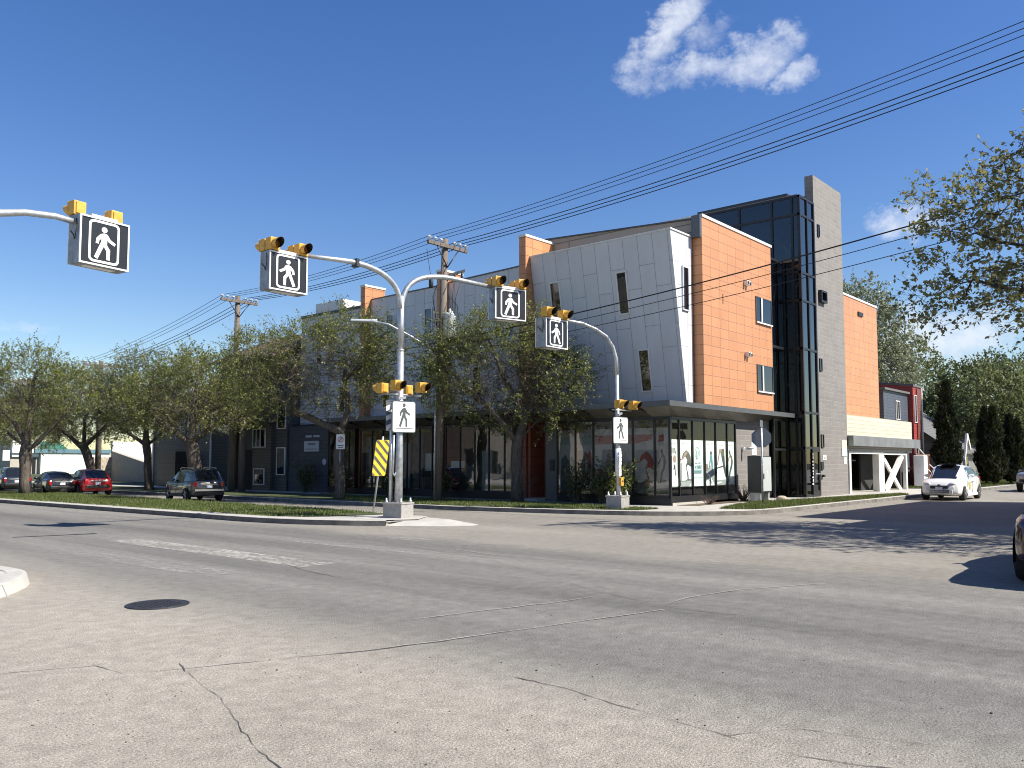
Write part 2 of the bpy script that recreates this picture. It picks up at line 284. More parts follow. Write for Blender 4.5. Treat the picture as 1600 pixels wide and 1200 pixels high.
K = dict(
    asphalt=asphalt(), conc=concrete('sidewalk_concrete'), kerbc=concrete('kerb_concrete', (.47, .45, .4), 3.0), turf=soilgrass(),
    paint=paint('worn_paint', (.39, .372, .325), .74), paint2=paint('faint_paint', (.32, .305, .27), .80),
    crack=M('tar_crack', (.075, .071, .064), .9, var=.5, vs=8), crackp=M('pale_crack', (.30, .285, .25), .95, var=.35, vs=8), iron=M('cast_iron', (.055, .055, .06), .55, .6, bs=.6, bscale=60),
    orange=panel('orange_tile', (.56, .255, .115), (.22, .09, .045), .72, .385, mort=.009, var=.12, rough=.45, vary=.055), orangedk=panel('dark_shaded_orange', (.26, .075, .04), (.1, .03, .015), .6, .385, mort=.01),
    white=panel('white_panel', (.64, .645, .655), (.28, .29, .30), .66, 2.3, off=.37, mort=.009, vert=True, var=.11, rough=.4, vary=.025), siding=panel('tan_siding', (.23, .205, .175), (.09, .08, .07), 6, .34, mort=.02, off=.4),
    block=panel('grey_block', (.215, .20, .183), (.32, .305, .28), .8, .2, off=.5, mort=.009, var=.12, rough=.8, vary=.07), cream=panel('cream_tile', (.60, .555, .42), (.45, .38, .25), 1.2, .2, off=.0, mort=.012),
    navy=panel('navy_block', (.05, .062, .085), (.03, .035, .045), .8, .2, off=.5, mort=.012), lap=panel('white_lap', (.55, .56, .58), (.2, .2, .21), 8, .2, mort=.012), brown=panel('brown_lap', (.105, .088, .076), (.04, .034, .03), 9, .16, mort=.014), slate=panel('slate_lap', (.085, .095, .10), (.035, .04, .043), 9, .17, mort=.014),
    redlap=panel('red_lap', (.33, .045, .035), (.14, .02, .017), 9, .16, mort=.013), redshake=panel('red_shake', (.20, .055, .04), (.08, .02, .016), .25, .2, off=.5, mort=.012), greylap=panel('grey_lap', (.22, .22, .20), (.1, .1, .09), 9, .18, mort=.012), bluelap=panel('blue_lap', (.07, .085, .11), (.03, .035, .045), 9, .18, mort=.012),
    shingle=panel('shingle', (.13, .13, .125), (.06, .06, .06), .5, .16, off=.5, mort=.01, rough=.9), shinglebr=panel('brown_shingle', (.16, .12, .085), (.07, .05, .04), .5, .16, off=.5, mort=.01, rough=.9), stone=M('field_stone', (.42, .36, .28), .9, var=.6, vs=5, bs=.6, bscale=6),
    stucco=M('white_stucco', (.80, .79, .73), .85, var=.06, vs=1.2, bs=.2), dkmetal=M('dark_metal', (.05, .053, .058), .4, .3), black=M('black_frame', (.012, .012, .014), .4), cap=M('pale_cap', (.74, .72, .67), .45), greymetal=M('grey_metal', (.115, .118, .12), .42, .4), soffit=M('soffit_metal', (.22, .21, .185), .45, .3, var=.3, vs=1.4),
    galv=M('galvanised_steel', (.50, .52, .53), .45, .7, var=.28, vs=9), boxgrey=M('box_grey', (.27, .29, .31), .5, .3, var=.4, vs=5), signwhite=M('sign_white', (.78, .78, .76), .4, var=.12, vs=5), signblack=M('sign_black', (.018, .02, .022), .35), yellow=M('signal_yellow', (.66, .36, .05), .5, var=.22, vs=9), yellowdk=M('visor_black', (.02, .018, .014), .5), lens=M('amber_lens', (.30, .10, .02), .25),
    hazy=M('hazard_yellow', (.86, .58, .05), .45, var=.12, vs=6), hazb=M('hazard_grey', (.10, .095, .085), .5), wood=M('weathered_pole', (.155, .13, .108), .9, var=.35, vs=6, vec=(3,3,.15), bs=.5, bscale=30), porc=M('porcelain', (.75, .76, .78), .25), wire=M('wire_black', (.012, .012, .013), .6), cangrey=M('transformer_grey', (.55, .57, .58), .4, .2),
    mint=M('poster_mint', (.78, .88, .83), .6, var=.03), mint2=M('poster_pale', (.86, .89, .86), .6, var=.04), ink=M('poster_ink', (.07, .085, .085), .6), skin=M('poster_skin', (.36, .24, .20), .6), teal=M('poster_teal', (.16, .33, .36), .6), greyink=M('poster_grey', (.36, .39, .38), .6), postred=M('poster_red', (.38, .07, .06), .6, var=.15), postpink=M('poster_rose', (.55, .50, .48), .6), mural=M('poster_mural', (.13, .14, .14), .6, var=.6, vs=4),  # mural: dark mottled print tone
    gl_shade=glass('storefront_glass', (.74, .78, .77), .17), gl_clear=glass('clear_glass', (.92, .96, .94), .01), gl_tower=glass('tower_glass', (.17, .19, .20), .07), gl_tower2=glass('tower_front_glass', (.10, .12, .13), .17, .02), gl_win=glass('window_glass', (.12, .14, .14), .12), gl_car=glass('car_glass', (.05, .06, .065), .10), gl_lamp=glass('lamp_glass', (.7, .72, .72), .15),
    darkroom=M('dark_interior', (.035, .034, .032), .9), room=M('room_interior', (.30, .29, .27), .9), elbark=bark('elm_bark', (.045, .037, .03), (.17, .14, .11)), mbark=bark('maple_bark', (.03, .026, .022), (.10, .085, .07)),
    rubber=M('tyre_rubber', (.016, .016, .017), .85), alloy=M('alloy_rim', (.42, .43, .44), .35, .8), chrome=M('chrome', (.75, .76, .78), .15, 1), carblack=M('car_black_plastic', (.014, .014, .015), .55), tail=M('tail_red', (.42, .012, .01), .2, coat=.5), head=M('headlamp', (.62, .64, .65), .15, .2), plate=M('number_plate', (.68, .70, .74), .5),
    c_white=M('car_white', (.80, .80, .79), .3, coat=1, var=.02), c_grey=M('car_pewter', (.10, .094, .083), .3, .35, coat=1, var=.04), c_red=M('car_red', (.36, .012, .014), .28, coat=1, var=.04), c_dark=M('car_dark', (.032, .031, .034), .28, .2, coat=1, var=.04), c_navy=M('car_navy', (.022, .026, .038), .28, coat=1), c_plum=M('car_maroon', (.055, .012, .013), .25, .2, coat=1, var=.05), c_silver=M('car_silver', (.30, .31, .32), .3, .4, coat=1),
    cedarw=M('deck_wood', (.16, .06, .038), .85, var=.25, vs=5), greenroof=M('green_roof', (.04, .15, .10), .6), blue_trim=M('teal_fascia', (.10, .19, .22), .6), door=M('blue_door', (.02, .045, .09), .5), binw=M('white_sheet', (.82, .82, .82), .5), mulch=M('dry_mulch', (.12, .085, .055), .95, var=.4, vs=20, bs=.8), brush=M('dry_twigs', (.11, .07, .06), .9), signblue=M('sign_blue_grey', (.45, .48, .55), .5), signgreen=M('sign_green', (.50, .70, .66), .5), signyel=M('sign_lime', (.70, .78, .48), .5), stopback=M('sign_back', (.20, .22, .25), .45, .6), cabg=M('cabinet_grey', (.44, .47, .46), .5, var=.05), tanwall=M('tan_wall', (.42, .38, .31), .85), redsym=M('sign_red', (.5, .05, .05), .5), paper=M('paper', (.85, .85, .82), .7),
)
LEAF = dict(elm=leafmat('elm_leaf', (.11, .135, .026), (.19, .225, .04), (.31, .325, .08), .5), elm2=leafmat('elm_leaf_far', (.12, .15, .05), (.185, .215, .08), (.27, .29, .13), .5), maple=leafmat('maple_leaf', (.15, .155, .05), (.25, .24, .085), (.36, .335, .15), .5), pale=leafmat('silver_leaf', (.16, .19, .10), (.24, .27, .16), (.34, .37, .25)),
            dark=leafmat('cedar_leaf', (.012, .018, .007), (.022, .03, .011), (.06, .072, .02), .1), cedarmid=leafmat('cedar_leaf_mid', (.016, .02, .008), (.03, .036, .012), (.07, .075, .02), .1), deep=leafmat('deep_green_leaf', (.05, .07, .02), (.09, .115, .032), (.15, .17, .06), .4), grass=leafmat('grass_blade', (.07, .10, .02), (.11, .155, .03), (.19, .20, .06)), shrub=leafmat('shrub_leaf', (.05, .065, .018), (.09, .10, .03), (.16, .16, .05)))  # second cedar leaf is a slightly paler olive tone
# ------------------------------------------------------------------ ground and roads
rng = random.Random(7)
def off_path(path, d):
    out = []
    for i, p in enumerate(path):
        a = Vector(path[max(i-1,0)]); b = Vector(path[min(i+1,len(path)-1)]); t = (b-a).normalized(); out.append((p[0]-t.y*d, p[1]+t.x*d))
    return out
def smooth2(path, n=5):
    out = []
    P = [Vector(p) for p in path]
    for i in range(len(P)-1):
        p0 = P[max(i-1,0)]; p1 = P[i]; p2 = P[i+1]; p3 = P[min(i+2,len(P)-1)]
        k = n if (p2-p1).length < 6 else 1
        for j in range(k):
            t = j/k; sl_ = (p2-p1).length; m1 = (p2-p0)*.5; m2 = (p3-p1)*.5
            if m1.length > sl_: m1 = m1.normalized()*sl_
            if m2.length > sl_: m2 = m2.normalized()*sl_
            out.append(tuple(p1*(2*t**3-3*t*t+1)+m1*(t**3-2*t*t+t)+p2*(-2*t**3+3*t*t)+m2*(t**3-t*t)))
    out.append(tuple(P[-1])); return out
def kerb(path, w=.2, h=.15, slope=.02):
    """path = road-side line; the slab lies on its left"""
    b = MB(); A = path; Bp = off_path(path, slope); C = off_path(path, w)
    for i in range(len(A)-1):
        (x0,y0),(x1,y1) = A[i], A[i+1]; (a0,b0),(a1,b1) = Bp[i], Bp[i+1]; (c0,d0),(c1,d1) = C[i], C[i+1]
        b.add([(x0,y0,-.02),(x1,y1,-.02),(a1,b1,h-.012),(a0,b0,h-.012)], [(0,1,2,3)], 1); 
        e0 = ((a0*.8+c0*.2),(b0*.8+d0*.2)); e1 = ((a1*.8+c1*.2),(b1*.8+d1*.2))
        b.add([(a0,b0,h-.012),(a1,b1,h-.012),(*e1,h),(*e0,h)], [(0,1,2,3)]); b.add([(*e0,h),(*e1,h),(c1,d1,h),(c0,d0,h)], [(0,1,2,3)])
    return b
K['kerbface'] = M('shaded_kerb', (.15, .14, .125), .9, var=.45, vs=3, bs=.5, bscale=12)  # roadside kerb faces: their shade is put into this dark colour
def sheet(name, pts, z, mat): return struct(MB().poly([(x,y,z) for x,y in pts]).build(name, mat))
struct(MB().box(-900, 900, -900, 900, -1.2, -.05).build('ground', K['turf']))
sheet('road', [(-120,-120),(30,-120),(30,4.6),(170,4.6),(170,14),(24,14),(24,400),(3,400),(3,60),(3,14),(-120,14)], 0, K['asphalt'])
ne = smooth2([(21.0,400),(21.0,60),(21.15,30),(21.35,22),(21.75,19.4),(22.4,16.6),(23.1,14.7),(24.1,13.3),(25.3,12.35),(26.6,11.95),(28.5,11.85),(30.6,11.85),(42,11.85),(60,11.9),(170,11.9)])
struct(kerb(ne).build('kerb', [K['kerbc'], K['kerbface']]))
sheet('sidewalk', off_path(ne, .19)+[(170,80),(170,400)], .145, K['conc'])
med = smooth2([(17.6,400),(17.6,39),(17.4,22),(17.2,18.6)][::-1]); medl = smooth2([(12.5,400),(12.9,39),(13.4,22),(13.75,19.8),(14.35,18.3),(14.95,17.35)])
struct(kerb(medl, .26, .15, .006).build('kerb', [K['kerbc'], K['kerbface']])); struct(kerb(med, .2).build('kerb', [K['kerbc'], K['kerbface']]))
sheet('median_concrete', off_path(medl, .25)+[(15.9,17.1),(17.0,17.9)]+off_path(med, .19), .143, K['kerbc'])
def nose():
    o = [(14.95,17.35),(15.45,16.6),(15.95,15.95),(16.4,15.65),(16.85,15.7),(17.1,16.15),(16.95,16.9),(17.2,17.7),(17.2,18.6)]; i = [(15.3,17.4),(15.7,17.0),(16.1,16.75),(16.35,16.6),(16.6,16.6),(16.75,16.8),(16.8,17.3),(16.9,17.9),(17.0,18.6)]
    b = MB()
    for k in range(len(o)-1): b.add([(*o[k],.004),(*o[k+1],.004),(*i[k+1],.12),(*i[k],.12)], [(0,1,2,3)], 0, True)
    b.poly([(x,y,.12) for x,y in i]+[(15.9,18.6,.12)]); b.poly([(x,y,.112) for x,y in [(14.35,18.6),(14.7,17.8),(15.05,17.3),(15.5,17.2),(16.9,17.9),(16.9,19.5),(14.4,19.5)]]); b.add([(14.95,17.35,-.01),(15.35,17.38,-.01),(15.35,17.38,.12),(15.0,17.36,.12)], [(0,1,2,3)]); return b
struct(nose().build('median_nose', K['kerbc']))
mg = [(14.1,21.3),(14.5,20.2),(15.6,19.6),(17.0,19.4),(17.2,22),(17.38,39),(17.38,110),(13.2,110),(13.45,39)]
struct(MB().poly([(x,y,.155) for x,y in mg]).build('median_turf', K['turf']))
bl = [(21.4,26),(21.62,21.8),(22.1,18.9),(22.75,16.6),(23.5,14.9),(24.6,14.75),(24.95,16.6),(25.3,19.4),(25.2,25),(25.0,34),(25.0,110),(21.3,110),(21.3,40)]
struct(MB().poly([(x,y,.155) for x,y in bl]).build('boulevard_turf', K['turf']))
g2 = [(26.0,13.3),(26.5,12.2),(28.5,12.1),(38,12.1),(43.2,12.15),(44.2,12.8),(40,13.35),(35,13.85),(31.3,14.5),(28.6,14.0)]
struct(MB().poly([(x,y,.155) for x,y in g2]).build('corner_turf', K['turf']))
lawn = [(54,12.3),(168,12.3),(168,60),(54,60),(54,15)]
struct(MB().poly([(x,y,.155) for x,y in lawn]).build('lawn', K['turf']))
struct(MB().poly([(x,y,.155) for x,y in [(27,49),(60,49),(60,200),(27,200)]]).build('lawn', K['turf']))
nw = smooth2([(-120,10.2),(-.6,10.2),(1.2,10.3),(2.9,10.9),(3.92,11.84),(4.55,12.7),(4.8,13.5),(4.72,14.8),(4.6,17),(4.55,19.5),(4.5,60),(4.5,400)])
struct(kerb(nw, .3, .15, .05).build('kerb', [K['kerbc'], K['kerbc']])); sheet('sidewalk', off_path(nw, .29)+[(-120,400)], .145, K['conc'])
se = [(170,4.6),(30,4.6),(26.5,4.2),(24.5,2.6),(23.5,0),(23.4,-120)]
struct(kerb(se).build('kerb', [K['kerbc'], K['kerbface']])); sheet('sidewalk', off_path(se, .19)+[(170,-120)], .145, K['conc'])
# worn zebra bars
b = MB()
for (x0, x1, ya, yb, m) in [(8.25,8.95,11.6,18.6,0),(6.6,7.25,11.7,17.7,1),(10.75,11.3,11.4,16.2,1),(12.6,13.1,11.8,15.0,1)]:
    b.add([(x0,ya,.004),(x1,ya,.004),(x1-.05,yb,.004),(x0-.05,yb,.004)], [(0,1,2,3)], m)
struct(b.build('crosswalk_marking', [K['paint'], K['paint2']]))
# cracks
def crack(paths, name, mat, z, wmin, wmax, jit):
    b = MB()
    for pth in paths:
        P = []
        for i in range(len(pth)-1):
            a = Vector(pth[i]); c = Vector(pth[i+1]); k = max(1, int((c-a).length/.07))
            P += [a+(c-a)*(j/k) for j in range(k)]
        P.append(Vector(pth[-1])); w = .5; off = 0; L0 = []; R0 = []
        for i, p in enumerate(P):
            t = (P[min(i+1,len(P)-1)]-P[max(i-1,0)]); t = t.normalized() if t.length > 0 else Vector((1,0)); nn = Vector((-t.y, t.x))
            w = min(1, max(0, w+rng.uniform(-.3,.3))); off = off*.93+rng.gauss(0, jit); h = (wmin+(wmax-wmin)*w)/2
            if i in (0, len(P)-1): h *= .2
            q = p+nn*off; L0.append(q+nn*h); R0.append(q-nn*h)
        for i in range(len(P)-1): b.add([(*R0[i],z),(*R0[i+1],z),(*L0[i+1],z),(*L0[i],z)], [(0,1,2,3)])
    return struct(b.build(name, mat))
cA=[(2.56,7.65),(3.18,7.35),(3.18,6.86),(3.75,6.62),(4.95,6.1),(5.83,5.84),(6.58,5.68),(7.59,5.41),(8.64,5.11)]; cB=[(3.56,6.58),(3.32,5.71),(3.21,5.35),(2.94,4.65),(2.83,4.15),(2.7,3.4)]; cC=[(5.17,4.46),(5.17,3.83),(5.06,3.1),(4.94,2.52),(4.86,2.01),(5.11,1.2)]
cD=[(11.87,13.82),(11.17,10.24),(9.32,6.64),(8.77,5.02),(8.99,3.68),(8.75,2.45),(8.87,.9)]; cE=[(8.9,5.3),(9.52,5.36),(10.57,5.19),(11.95,4.5)]; cF=[(12.56,12.6),(12.38,9.16),(13.06,5.84),(12.7,4.32),(13.08,2.4)]; cG=[(8.35,13.51),(8.36,12.34),(8.06,11.38),(7.81,10.0)]
cH=[(7.26,21.1),(8.74,20.75),(10.31,20.79),(11.47,20.39),(13.2,20.3)]; cI=[(8.91,6.29),(8.33,6.36),(6.3,6.91)]
crack([cB, cC, cD, cF, cG, cH, cA[3:6], [(3.56,6.58),(3.7,6.9)], [(4.94,2.52),(5.4,2.2),(5.6,1.4)]], 'road_crack', K['crack'], .004, .002, .015, .008)
crack([cA, cE, cI, [(12.2,13.2),(11.6,10.3)]], 'pale_crack', K['crackp'], .008, .004, .026, .007)
crack([[(7.2,21.15),(7.9,20.98),(8.9,20.74)]], 'tar_patch', K['iron'], .006, .10, .22, .004)
# manhole cover
t = thing('manhole_cover', 'round black iron manhole cover in the road at left', 'manhole cover', (4.98,9.89,0))
b = MB(); b.lathe((4.98,9.89,0), [(.36,.002),(.36,.010),(.335,.012),(.33,.006)], 40); b.build('frame_ring', K['iron'], t)
b = MB(); b.lathe((4.98,9.89,0), [(.32,.003),(.32,.011)], 40)
for i in range(-5, 6):
    for j in range(-5, 6):
        if (i*i+j*j)**.5*.055 < .28: b.box(4.98+i*.055-.018, 4.98+i*.055+.018, 9.89+j*.055-.018, 9.89+j*.055+.018, .0112, .016)
b.build('lid', K['iron'], t)
# loose stones on the road
b = MB()
for i in range(170):
    x = rng.uniform(2.2, 8); y = rng.uniform(1, 7); s = rng.uniform(.003, .008)*(1 if rng.random() < .94 else 1.6)
    b.lathe((x,y,.0), [(s*.7,0),(s,s*.5),(s*.4,s*.9)], 5)
tag(b.build('road_grit', M('grit', (.10,.095,.085), .9, var=.6, vs=40)), None, None, None, 'stuff')
# ------------------------------------------------------------------ grass
def inpoly(P, poly):
    x, y = P[:,0], P[:,1]; c = np.zeros(len(P), bool); n = len(poly)
    for i in range(n):
        x1,y1 = poly[i]; x2,y2 = poly[(i+1)%n]
        c ^= ((y1 > y) != (y2 > y)) & (x < (x2-x1)*(y-y1)/(y2-y1+1e-12)+x1)
    return c
def blades(name, poly, n, hmin, hmax, seed, z=.155, sparse=0):
    r = np.random.RandomState(seed); p = np.array(poly); lo, hi = p.min(0), p.max(0)
    Q = lo+(hi-lo)*r.rand(int(n), 2); Q = Q[inpoly(Q, poly)]
    pat = np.sin(Q[:,0]*2.1+np.sin(Q[:,1]*1.3)*2)+np.sin(Q[:,1]*1.7+Q[:,0]*.6)+r.rand(len(Q))*2.2; Q = Q[pat > sparse]
    k = len(Q); h = (hmin+(hmax-hmin)*r.rand(k)**1.5); a = r.rand(k)*2*PI; w = .007+.008*r.rand(k); l = r.rand(k)*.6*h; la = r.rand(k)*2*PI
    V = np.zeros((k,3,3)); dx = np.cos(a)*w; dy = np.sin(a)*w
    V[:,0] = np.c_[Q[:,0]-dx, Q[:,1]-dy, np.full(k,z)]; V[:,1] = np.c_[Q[:,0]+dx, Q[:,1]+dy, np.full(k,z)]; V[:,2] = np.c_[Q[:,0]+np.cos(la)*l, Q[:,1]+np.sin(la)*l, z+h]
    return tag(npmesh(name, V.reshape(-1,3), np.arange(3*k).reshape(-1,3), LEAF['grass']), kind='stuff')
blades('grass', [(13.9,21.2),(15.6,20.6),(17.0,20.8),(17.2,23),(17.38,39),(17.38,48),(13.0,48),(13.2,39)], 80000, .03, .10, 3, sparse=-.1)
blades('grass', [(13.9,20.9),(14.4,20.0),(17.0,19.2),(17.1,21.3)], 2500, .03, .08, 31, sparse=1.2)
blades('grass', bl[:10], 60000, .03, .09, 4, sparse=.1)
blades('grass', g2, 40000, .03, .09, 5, sparse=-.6)
blades('grass', [(54,12.4),(84,12.4),(84,18),(54,17)], 30000, .05, .14, 6, sparse=-.6)
# ------------------------------------------------------------------ the corner building
K['fasciagrey'] = M('fascia_grey', (.20, .205, .21), .42, .35, var=.3, vs=1.5)
X0, Y0 = 26.67, 15.53
BL = thing('corner_building', 'modern three storey corner building with orange tiles, tilted white wall and glass stair tower', 'building', (X0, Y0, .15))
def part(b, name, mat, label=None, bevel=0, parent=None):
    o = b.build(name, mat, parent or BL, bevel=bevel)
    if label: o['label'] = label
    return o
def rect_x(x, y0, y1, z0, z1): return [(x,y0,z0),(x,y1,z0),(x,y1,z1),(x,y0,z1)]
def rect_y(y, x0, x1, z0, z1): return [(x0,y,z0),(x1,y,z0),(x1,y,z1),(x0,y,z1)]
part(MB().box(31.9,38.3,16.0,39,.1,3.5).box(28.9,36.55,16.0,23.2,3.5,10.5).box(27.6,36.55,23.2,39,3.5,9.45).box(26.9,32,15.75,38.9,3.46,3.7), 'core_wall', K['darkroom'])
part(MB().poly(rect_x(31.85,15.6,38.9,.2,3.46)).poly(rect_y(38.9,26.8,31.85,.2,3.46)).poly([(26.75,15.6,.22),(31.88,15.6,.22),(31.88,38.9,.22),(26.75,38.9,.22)]).poly([(26.75,15.6,3.44),(31.88,15.6,3.44),(31.88,38.9,3.44),(26.75,38.9,3.44)]), 'interior', K['room'])
# plinth
part(MB().box(X0-.06,X0+.15,Y0-.06,20.62,.1,.42).box(X0-.06,X0+.15,22.8,35.4,.1,.42).box(X0+.15,31.95,Y0-.06,Y0+.12,.24,.42), 'plinth', K['black'])
part(MB().box(X0-.02,29.3,Y0-.10,Y0+.1,.1,.24), 'foundation_strip', K['kerbc'])
MR = [15.56,16.18,17.11,17.98,18.9,19.75,20.64]; ML = [22.98,23.44,24.33,25.16,26.03,26.94]; ML2 = [27.8,28.63,29.48,30.33,31.2,32.0,32.88]; ML3 = [33.3,33.78,34.6,35.44]
ME = [26.68,27.34,28.34,29.28,30.17,31.14,31.87]
f = MB(); zb, zt = .42, 3.24
for grp in (MR, ML, ML2, ML3):
    for y in grp: f.box(X0-.02, X0+.045, y-.024, y+.024, zb, zt)
    f.box(X0-.04, X0+.08, grp[0]-.03, grp[-1]+.03, zb-.01, zb+.06); f.box(X0-.03, X0+.1, grp[0]-.024, grp[-1]+.024, zt, zt+.10)
for x in ME: f.box(x-.025, x+.025, Y0-.02, Y0+.045, zb, zt)
f.box(ME[0]+.03, ME[-1]+.03, Y0-.04, Y0+.08, zb-.012, zb+.05); f.box(ME[0]+.03, ME[-1]+.03, Y0-.045, Y0+.1, zt+.002, zt+.102); f.box(X0-.04, X0+.045, Y0-.04, Y0+.045, zb-.005, zt+.09)
part(f, 'storefront_frame', K['black'])
for grp in (MR, ML, ML2, ML3):
    for i in range(len(grp)-1): part(MB().poly(rect_x(X0+.02, grp[i]+.03, grp[i+1]-.03, zb+.05, zt)), 'window_pane', K['gl_shade'])
for i in range(len(ME)-1): part(MB().poly(rect_y(Y0+.02, ME[i]+.03, ME[i+1]-.03, zb+.04, zt)), 'window_pane', K['gl_clear'])
# window posters
def poster(frame, bg, figs, label=None, red=False):
    """frame(u, v) -> point for u, v in 0..1 (v up); figs = [(material, [(u, v)...])]"""
    b = MB(); b.poly([frame(0,0),frame(1,0),frame(1,1),frame(0,1)])
    o = part(b, 'window_poster', bg, label)
    b = MB(); mats = []
    for k, (m, pts) in enumerate(figs):
        if m not in mats: mats.append(m)
        off = .004+.0015*k
        b.poly([frame(u,v,off) for u,v in pts], mats.index(m))
    if figs: b.build('printed_figure', mats, o)
    return o
def norm(x0, x1, y0, y1, pts): return [((x-x0)/(x1-x0), 1-(y-y0)/(y1-y0)) for x, y in pts]
def ring(cx, cy, rx, ry, w, a0=0, a1=2*PI, n=28):
    o = [(cx+rx*math.cos(a0+(a1-a0)*i/n), cy+ry*math.sin(a0+(a1-a0)*i/n)) for i in range(n+1)]; q = [(cx+rx*(1-w)*math.cos(a0+(a1-a0)*i/n), cy+ry*(1-w)*math.sin(a0+(a1-a0)*i/n)) for i in range(n+1)]
    return o+q[::-1]
bend = [(345,400),(360,340),(420,270),(470,320),(500,400),(513,580),(490,590),(470,560),(440,560),(420,600),(455,730),(460,830),(510,840),(510,852),(400,852),(440,830),(430,700),(410,580),(440,460),(400,390),(370,440),(330,470),(290,465),(300,435),(340,440)]
stand = [(1225,270),(1250,290),(1255,350),(1285,400),(1300,500),(1280,620),(1250,720),(1230,850),(1225,900),(1205,905),(1210,830),(1225,700),(1260,560),(1265,430),(1240,400),(1210,510),(1185,550),(1180,530),(1220,430),(1240,370),(1225,330)]
def bar(x0, x1, y0, y1): return [(x0,y0),(x1,y0),(x1,y1),(x0,y1)]
def logo_figs(ink, W0, W1, T, B_):
    g = lambda p: norm(W0, W1, T, B_, p); cx = (W0+W1)/2-8; k = (W1-W0)/215
    out = [(ink, g(ring(cx, 330, 46*k, 118, .16))), (ink, g(ring(cx+2, 335, 24*k, 60, .26, -PI/2, PI/2+.6))), (ink, g(bar(cx-18*k, cx-8*k, 280, 465)))]
    for (a, c, d) in ((-70, -62, 560), (-40, -30, 575), (-15, -2, 560), (10, 22, 570), (34, 44, 560), (58, 70, 560)): out.append((ink, g(bar(cx+a*k, cx+c*k, d, 632))))
    for (a, c, d, e) in ((-45, -5, 515, 530), (8, 60, 510, 524), (-85, 85, 650, 658), (-70, 75, 672, 690), (-70, 75, 700, 716), (-80, 80, 798, 806)): out.append((ink, g(bar(cx+a*k, cx+c*k, d, e))))
    return out
EP = [(26.72,27.31,(90,275)),(27.37,28.31,(280,515)),(28.37,29.25,(525,740)),(29.31,30.14,(750,960)),(30.20,31.11,(968,1165)),(31.17,31.84,(1178,1330))]
I = K['ink']; SK = K['skin']; G_ = K['greyink']
def efigs(i):
    a, c = EP[i][2]; g = lambda p: norm(a, c, 65+i*8, 980-i*6, p)
    head = [(G_, g(bar(a+(c-a)*.28, a+(c-a)*.52, 135+i*8, 145+i*8))), (G_, g(bar(a+(c-a)*.56, a+(c-a)*.8, 135+i*8, 145+i*8)))]
    if i == 0: return head+[(G_, g([(100,220),(205,220),(235,330),(100,330)])), (SK, g(ring(128,440,24,70,.98))), (SK, g(ring(203,440,33,74,.98))), (I, g([(205,225),(235,330),(228,345),(196,240)])), (I, g(bar(124,140,380,960))), (I, g([(175,640),(190,545),(212,550),(222,760),(210,760),(203,600),(186,660)])), (K['mint2'], g(bar(96,272,795,965)))]
    if i == 1: return head+[(I, g(bend)), (SK, g([(360,395),(385,330),(430,295),(440,330),(405,385),(370,440),(330,470),(300,450),(340,440)])), (I, g(bar(285,512,858,872))), (G_, g(bar(322,336,520,850))), (G_, g([(300,880),(510,880),(470,965),(330,965)]))]
    if i == 2: return logo_figs(K['teal'], 525, 740, 81, 968)
    if i == 3: return head+[(G_, g([(780,690),(830,620),(900,620),(950,700),(950,940),(860,890),(780,800)])), (SK, g([(785,540),(815,530),(830,650),(785,680)])), (K['teal'], g([(868,300),(905,300),(922,540),(925,655),(900,640),(888,470),(862,560),(882,600),(832,640),(850,540),(875,360)])), (I, g([(868,296),(905,296),(905,350),(870,356)])), (K['mint2'], g([(790,690),(820,700),(945,935),(905,935)]))]
    if i == 4: return head+[(I, g([(1085,250),(1132,245),(1142,540),(1164,700),(1164,842),(1145,780),(1110,600),(975,642),(975,620),(1110,572),(1075,350)])), (SK, g([(1045,250),(1085,248),(1078,330),(1050,345),(1012,560),(1000,560),(1030,360)])), (G_, g([(972,860),(1164,845),(1164,945),(972,945)])), (K['paper'], g([(980,900),(1060,885),(1090,910),(1000,930)]))]
    return head+[(I, g(stand)), (SK, g([(1232,390),(1250,395),(1205,520),(1185,545),(1182,530),(1220,430)])), (I, g(bar(1196,1200,560,900)))]
for i, (xa, xb, pr) in enumerate(EP):
    za, zt_ = (.80, 2.52)
    poster(lambda u, v, o=0, xa=xa, xb=xb: (xa+(xb-xa)*u, Y0+.06-o, za+(zt_-za)*v), K['mint'] if i in (2, 5) else K['mint2'], efigs(i))
R_ = K['postred']; PK = K['postpink']
